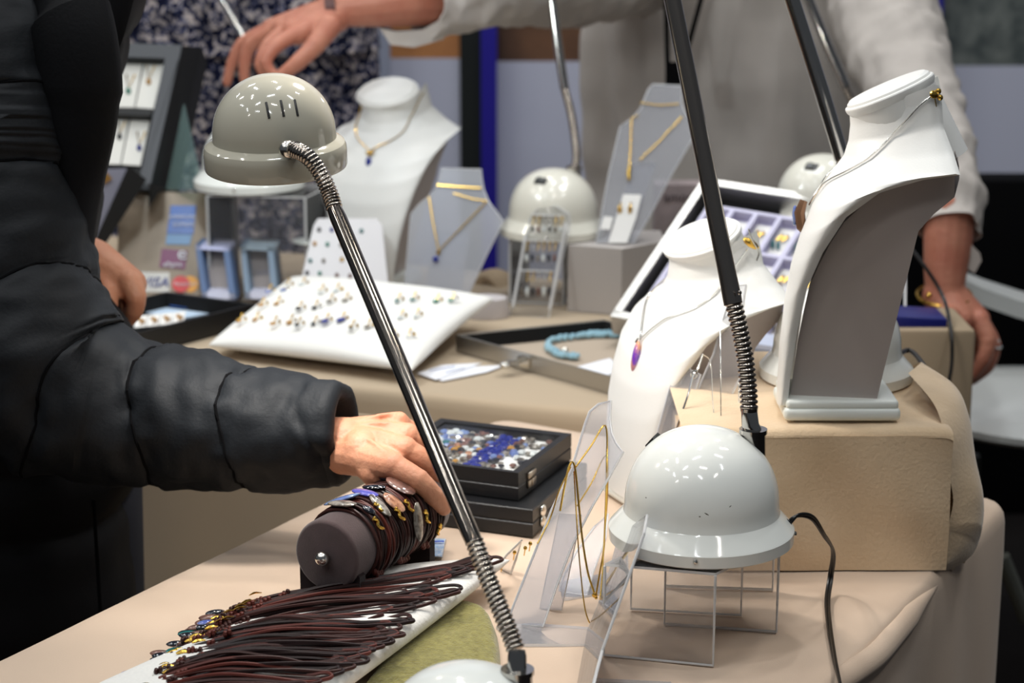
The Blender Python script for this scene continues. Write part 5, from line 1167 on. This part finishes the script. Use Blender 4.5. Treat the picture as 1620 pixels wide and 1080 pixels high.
JR = quilt(JB, [(-.56, 2.16, 1.50), P(-20, 180, 2.08), P(4, 400, 2.02), P(66, 590, 1.98), P(170, 640, 1.98), P(300, 662, 1.97), P(415, 680, 1.955), P(528, 683, 1.938)], [.075, .116, .095, .096, .082, .072, .066, .0535], SEAMS, puff=.13, seed=3, K=300, wr=.0065, skew=.020, ex=.27, closed_end=False)
e_ = JR[-1]; cc_ = sum(e_, V())/len(e_); dn_ = (P(528, 683, 1.938)-P(500, 683, 1.94)).normalized()
JB.rings([[cc_+(p-cc_)*k+dn_*o for p in e_] for k, o in ((1, 0), (1.0, .006), (.94, .0115), (.84, .014), (.72, .013), (.64, .008), (.60, -.004))], True, (False, True))
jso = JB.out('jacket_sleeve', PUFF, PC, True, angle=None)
for sm_ in SEAMS[3:-1]:
    pts = []
    for k in range(56):
        a = 2*pi*k/56; f_ = sm_ - .020*sin(a+2.2) - .006*sin(3*a+3); x = max(0, min(299.99, f_*300)); i = int(x); pts.append(JR[i][k].lerp(JR[i+1][k], x-i))
    B().tube(pts, .0017, 6, closed=True).out('seam', BLACKC, jso, True)
# trunk of the jacket: outline of its right side by height
def pz(px, py, Y): return P(px, py, Y)
b = B(); R = []
rb = [(-60, 214), (0, 222), (50, 212), (100, 192), (140, 178), (175, 167), (260, 163), (330, 158), (400, 138), (450, 142), (500, 170), (560, 220), (640, 245), (740, 226), (800, 196), (880, 200), (945, 212), (1000, 216), (1100, 214)]
ys = [-60 + 1160*i/150 for i in range(151)]
seamy = [-60, 60, 190, 300, 425, 560, 700, 800, 985, 1110]
for y in ys:
    pr = P(interp(rb, y), y, 2.20); lo = max([x for x in seamy if x <= y]); hi = min([x for x in seamy if x > y], default=1110); u = (y-lo)/max(1, hi-lo); bl = max(0, 4*u*(1-u))**.45
    ring = []; cx = pr.x-.27; ry = .17
    for k in range(60):
        a = 2*pi*k/60; sq = 1/((abs(cos(a))**2.6+abs(sin(a))**2.6)**(1/2.6)); e = .955+.045*bl
        p = V((cx+.27*cos(a)*sq*e, 2.21+ry*sin(a)*sq*(.92+.08*bl), pr.z)); p += V((cos(a), sin(a), 0))*.005*(nz(p, 18)+(1-bl)*nz(p, 45)); ring.append(p)
    R.append(ring)
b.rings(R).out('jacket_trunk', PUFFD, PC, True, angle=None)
# collar and open front edge, zip placket
b = B(); b.tube(spline([P(212, -80, 2.12), P(176, 60, 2.07), P(120, 180, 2.05), P(125, 330, 2.05), P(140, 440, 2.06), P(185, 530, 2.05), P(220, 590, 2.05)], 8), .013, 10, flat=.6); b.out('front_placket', BLACKC, PC, True)
b = B(); b.tube(spline([P(138, 320, 2.045), P(152, 445, 2.04), P(196, 528, 2.035), P(232, 590, 2.03)], 8), .0028, 6); b.out('zip', mat('dark_zip', (40, 42, 46), .4), PC, True)
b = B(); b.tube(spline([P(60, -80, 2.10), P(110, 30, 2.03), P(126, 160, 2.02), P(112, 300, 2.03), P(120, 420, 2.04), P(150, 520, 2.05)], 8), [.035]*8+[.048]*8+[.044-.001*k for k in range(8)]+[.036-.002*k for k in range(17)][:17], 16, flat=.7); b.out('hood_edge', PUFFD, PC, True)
b = B(); b.tube([P(148, 790, 2.035), P(158, 960, 2.035), P(160, 1010, 2.035)], .0022, 6); b.out('side_seam', BLACKC, PC, True)
b = B(); R = []
for i in range(14):
    z = .80-.78*i/13; R.append([V((-.70+(.26-.02*i/13)*cos(a), 2.27+.15*sin(a), z)) for a in [2*pi*k/28 for k in range(28)]])
b.rings(R).out('trousers', mat('navy_trousers', (20, 24, 36), .85, bump=.2, bscale=300), PC, True)
# --- seller in linen shirt
YS = 3.72
PS = thing('person', 'seller in a loose pale linen shirt leaning over the back table', 'person', (.46, YS, 0))
c_ = lambda x, y, Y=YS: P(x, y, Y)
b = B(); R = []
lb = [(-200, 990), (-60, 960), (0, 935), (60, 928), (150, 930), (300, 935), (420, 935), (520, 940)]; rbb = [(-200, 1400), (-60, 1420), (0, 1435), (150, 1440), (300, 1425), (520, 1420)]
for i in range(80):
    y = -200+640*i/79; a_, d_ = P(interp(lb, y), y, YS), P(interp(rbb, y), y, YS); cx = (a_.x+d_.x)/2; rx = (d_.x-a_.x)/2; ring = []
    for k in range(72):
        a = 2*pi*k/72; sq = 1/((abs(cos(a))**2.4+abs(sin(a))**2.4)**(1/2.4)); p = V((cx+rx*cos(a)*sq, YS+.05+.15*sin(a)*sq, a_.z))
        p += V((cos(a), sin(a), 0))*(.014*sin(a*9+p.z*3+2*nz(p, 3)) + .010*nz((p.x*8, p.y*8, p.z*2.2), 1) + .006*nz(p, 14)); ring.append(p)
    R.append(ring)
b.rings(R).out('shirt', LINEN, PS, True, angle=None)
def sleeve(pts, rs, seed, cuff=True, K=90):
    b = B(); R = quilt(b, pts, rs, [0, 1.2], n=48, puff=0, wr=.010, seed=seed, closed_end=False, K=K); 
    # turned-in cuff
    e = R[-1]; c = sum(e, V())/len(e); d = (V(pts[-1])-V(pts[-2])).normalized(); b.rings([[c+(p-c)*k-d*s for p in e] for k, s in ((1, 0), (.93, .001), (.86, .02))], True, (False, False)); return b
sleeve([c_(1040, -60, 3.62), c_(900, -35, 3.45), c_(780, -18, 3.3), c_(665, 2, 3.2)], [.085, .082, .062, .060], 1).out('sleeve', LINEN, PS, True, angle=None)
sleeve([c_(1380, -120, 3.62), c_(1405, 40, 3.45), c_(1470, 200, 3.15), c_(1499, 300, 3.0), c_(1502, 362, 2.95)], [.10, .092, .060, .052, .047], 4).out('sleeve', LINEN, PS, True, angle=None)
b = B(); b.prism([P(1530, 380, 2.93), P(1550, 400, 2.93), P(1553, 412, 2.93), P(1542, 432, 2.93), P(1530, 425, 2.93), P(1536, 405, 2.93), P(1524, 385, 2.93)], V((0, -1, 0)), .004).out('cuff_tab', LINEN, PS, True)
b = B(); b.prism([P(600, 44, 3.19), P(625, 50, 3.19), P(668, 48, 3.19), P(700, 30, 3.19), P(702, 62, 3.19), P(655, 75, 3.19), P(618, 71, 3.19)], V((0, -1, 0)), .03).out('sleeve_cuff', LINEN, PS, True)
for (x0, y0, x1, y1) in ((1052, -60, 1057, 128), (1125, -60, 1074, 128)):
    yy = 3.53; B().tube([P(x0, y0, yy), P((x0+x1)/2, (y0+y1)/2, yy-.005), P(x1, y1, yy-.01)], .007, 6, flat=.3).out('lanyard', BLACKC, PS, True)
B().box(P(1066, 116, 3.51), (.030, .006, .040)).out('lanyard_clip', BLACKC, PS, True)
# seller's raised hand
w3 = P(532, 15, 3.2)
arm3 = [(P(760, -8, 3.28), .046), (P(640, 2, 3.21), .041), (P(575, 10, 3.2), .033), (w3, .0275)]
palm3 = [(w3, P(428, 44, 3.24), .026, .015), (w3, P(446, 44, 3.20), .027, .016), (w3, P(462, 46, 3.17), .027, .0165), (w3+V((0, -.01, -.01)), P(470, 56, 3.15), .026, .016), (P(500, 30, 3.19), P(470, 40, 3.19), .028, .022)]
fing3 = [([P(428, 44, 3.24), P(384, 68, 3.25), P(367, 100, 3.25), P(359, 130, 3.25)], [.0125, .0105, .0092, .0078]), ([P(440, 44, 3.21), P(398, 70, 3.22), P(387, 102, 3.22), P(387, 128, 3.22)], [.0135, .0115, .010, .0082]),
         ([P(455, 45, 3.18), P(425, 72, 3.16), P(412, 102, 3.15), P(424, 122, 3.15)], [.014, .0118, .0102, .0084]), ([P(470, 52, 3.15), P(438, 72, 3.13), P(420, 98, 3.12), P(434, 121, 3.12)], [.014, .0118, .0104, .0088]),
         ([P(520, 42, 3.14), P(500, 70, 3.12), P(472, 98, 3.11), P(444, 120, 3.11)], [.020, .0155, .0128, .0098])]
h3 = build_hand(arm3, w3, palm3, fing3, .0028, 3)
# seller's lowered hand
w4 = P(1494, 468, 2.93)
arm4 = [(P(1502, 330, 2.96), .038), (P(1500, 380, 2.95), .037), (P(1496, 425, 2.94), .033), (w4, .0285)]
palm4 = [(w4, P(1520, 505, 2.90), .029, .022), (w4+V((.01, 0, 0)), P(1548, 505, 2.91), .026, .018), (w4, P(1545, 512, 2.93), .026, .018), (w4-V((.01, 0, 0)), P(1500, 510, 2.90), .024, .018)]
fing4 = [([P(1548, 506, 2.90), P(1562, 538, 2.885), P(1556, 568, 2.88), P(1540, 592, 2.885)], [.0155, .0132, .0115, .0095]), ([P(1552, 512, 2.92), P(1570, 545, 2.91), P(1562, 578, 2.905), P(1538, 600, 2.905)], [.015, .0128, .011, .009]),
         ([P(1545, 516, 2.94), P(1562, 552, 2.94), P(1548, 584, 2.935), P(1524, 602, 2.93)], [.0145, .012, .0105, .0088]), ([P(1535, 520, 2.96), P(1548, 555, 2.96), P(1532, 585, 2.955), P(1514, 602, 2.95)], [.0135, .0112, .0098, .0082]),
         ([P(1498, 500, 2.885), P(1500, 530, 2.865), P(1502, 552, 2.86), P(1500, 568, 2.86)], [.018, .0142, .012, .0095])]
h4 = build_hand(arm4, w4, palm4, fing4, .0028, 3)
core = core_body((.46, YS+.06, .92), (.45, YS+.05, 1.28), (.42, YS, 1.47), (.40, YS-.05, 1.60), limbs=[[((.26, YS, 1.40), .055), (P(880, -35, 3.45), .05), (P(760, -8, 3.28), .046)], [((.66, YS, 1.40), .055), (P(1405, 40, 3.45), .042), (P(1470, 200, 3.15), .038), (P(1502, 330, 2.96), .036)]])
join_bodies('body', [core, h3, h4], SKIN2, PS)
def band(c, ax, r, t, m, nm, par, sy=1, n=28):
    R_ = R_to(ax); B().tube([V(c)+R_ @ V((r*cos(a), r*sy*sin(a), 0)) for a in [2*pi*k/n for k in range(n)]], t, 8, closed=True).out(nm, m, par, True)
BRW = mat('brown_leather', (84, 40, 34), .5)
bb = thing('wrist_band', 'brown leather wrist band with silver clasp on the seller\'s raised wrist', 'bracelet', P(527, 14, 3.2))
R_ = R_to((1, .0, .15)); b = B(); prof = [(-.008, .031), (.008, .031), (.008, .0335), (-.008, .0335)]
b.rings([[V(P(526, 14, 3.2)) + R_ @ V((r*cos(a), r*sin(a), z)) for z, r in prof] for a in [2*pi*k/32 for k in range(33)]], True, (False, False)); b.out('band', BRW, bb, True)
B().box(P(490, -4, 3.19), (.02, .01, .006)).out('clasp', SILVER, bb, True)
gb = thing('bangle', 'thin gold bangle on the seller\'s lowered wrist', 'bracelet', P(1494, 468, 2.93))
band(P(1494, 466, 2.93), (-.05, -.25, 1), .0405, .0022, GOLD, 'bangle', gb, .95); B().ball(P(1470, 467, 2.885), .0045, 8).out('bead', GOLD, gb, True)
rg = thing('finger_ring', 'silver ring with pale stone on the seller\'s lowered hand', 'ring', P(1572, 545, 2.91)); band(P(1569, 548, 2.91), (-.1, 0, 1), .0138, .0022, SILVER, 'band', rg)
B().ball(P(1577, 543, 2.905), .006, 10, (.8, .8, 1.4)).out('stone', G_CLEAR, rg, True)
b = B(); R = []
for i in range(14):
    z = .86-.84*i/13; R.append([V((.50+.24*cos(a), YS+.05+.13*sin(a), z)) for a in [2*pi*k/28 for k in range(28)]])
b.rings(R).out('trousers', BLACKC, PS, True)
# --- bystander in floral dress
YF = 4.05
FLR = bpy.data.materials.new('navy_floral_print'); FLR.use_nodes = True; N = FLR.node_tree.nodes; L = FLR.node_tree.links; bs = N['Principled BSDF']; bs.inputs['Roughness'].default_value = .85; bs.inputs['Specular IOR Level'].default_value = .1
tc = N.new('ShaderNodeTexCoord'); n1 = N.new('ShaderNodeTexNoise'); n1.inputs['Scale'].default_value = 75; n1.inputs['Detail'].default_value = 3.5; n1.inputs['Roughness'].default_value = .62; n1.inputs['Distortion'].default_value = .5
r1_ = N.new('ShaderNodeValToRGB'); cr = r1_.color_ramp; cr.elements[0].position = .47; cr.elements[0].color = (*lin((26, 28, 52)), 1); cr.elements[1].position = .57; cr.elements[1].color = (*lin((216, 204, 200)), 1)
e = cr.elements.new(.51); e.color = (*lin((70, 84, 130)), 1)
n2 = N.new('ShaderNodeTexNoise'); n2.inputs['Scale'].default_value = 24; r2_ = N.new('ShaderNodeValToRGB'); r2_.color_ramp.elements[0].position = .42; r2_.color_ramp.elements[1].position = .60; r2_.color_ramp.elements[0].color = (*lin((20, 22, 46)), 1); r2_.color_ramp.elements[1].color = (1, 1, 1, 1)
mx = N.new('ShaderNodeMixRGB'); mx.blend_type = 'MULTIPLY'; mx.inputs[0].default_value = .55
L.new(tc.outputs['Object'], n1.inputs['Vector']); L.new(tc.outputs['Object'], n2.inputs['Vector']); L.new(n1.outputs['Fac'], r1_.inputs['Fac']); L.new(n2.outputs['Fac'], r2_.inputs['Fac']); L.new(r1_.outputs['Color'], mx.inputs[1]); L.new(r2_.outputs['Color'], mx.inputs[2]); L.new(mx.outputs[0], bs.inputs['Base Color'])
MATS['navy_floral_print'] = FLR
PF = thing('person', 'bystander in a navy and cream floral outfit behind the back table', 'person', (-.52, YF, 0))
def loft_px(lb, rb, y0, y1, Y, ry, n=64, K=60, am=.012, ph=0):
    b = B(); R = []
    for i in range(K+1):
        y = y0+(y1-y0)*i/K; a_, d_ = P(interp(lb, y), y, Y), P(interp(rb, y), y, Y); cx = (a_.x+d_.x)/2; rx = (d_.x-a_.x)/2
        ring = []
        for k in range(n):
            a = 2*pi*k/n; sq = 1/((abs(cos(a))**2.3+abs(sin(a))**2.3)**(1/2.3)); p = V((cx+rx*cos(a)*sq, Y+ry*sin(a)*sq, a_.z)); p += V((cos(a), sin(a), 0))*(am*sin(a*7+ph+nz(p, 3)*2)*.6+am*nz(p, 7)); ring.append(p)
        R.append(ring)
    return b.rings(R)
loft_px([(-200, 200), (0, 180), (75, 172)], [(-200, 560), (0, 590), (78, 600)], -220, 78, YF, .17).out('blouse', mat('x', (0, 0, 0)) if 0 else FLR, PF, True, angle=None)
loft_px([(60, 190), (400, 175), (900, 150)], [(60, 592), (400, 604), (900, 625)], 66, 1000, YF, .150, ph=2, am=.016).out('skirt', FLR, PF, True, angle=None)
cb = core_body((-.50, YF, .92), (-.50, YF, 1.30), (-.50, YF, 1.48), (-.50, YF, 1.60), limbs=[[((-.66, YF, 1.38), .05), ((-.68, YF, 1.12), .04), ((-.66, YF+.06, .92), .028)], [((-.36, YF, 1.38), .05), ((-.36, YF+.03, 1.14), .04), ((-.38, YF+.08, .93), .028)]])
join_bodies('body', [cb], SKIN3, PF)
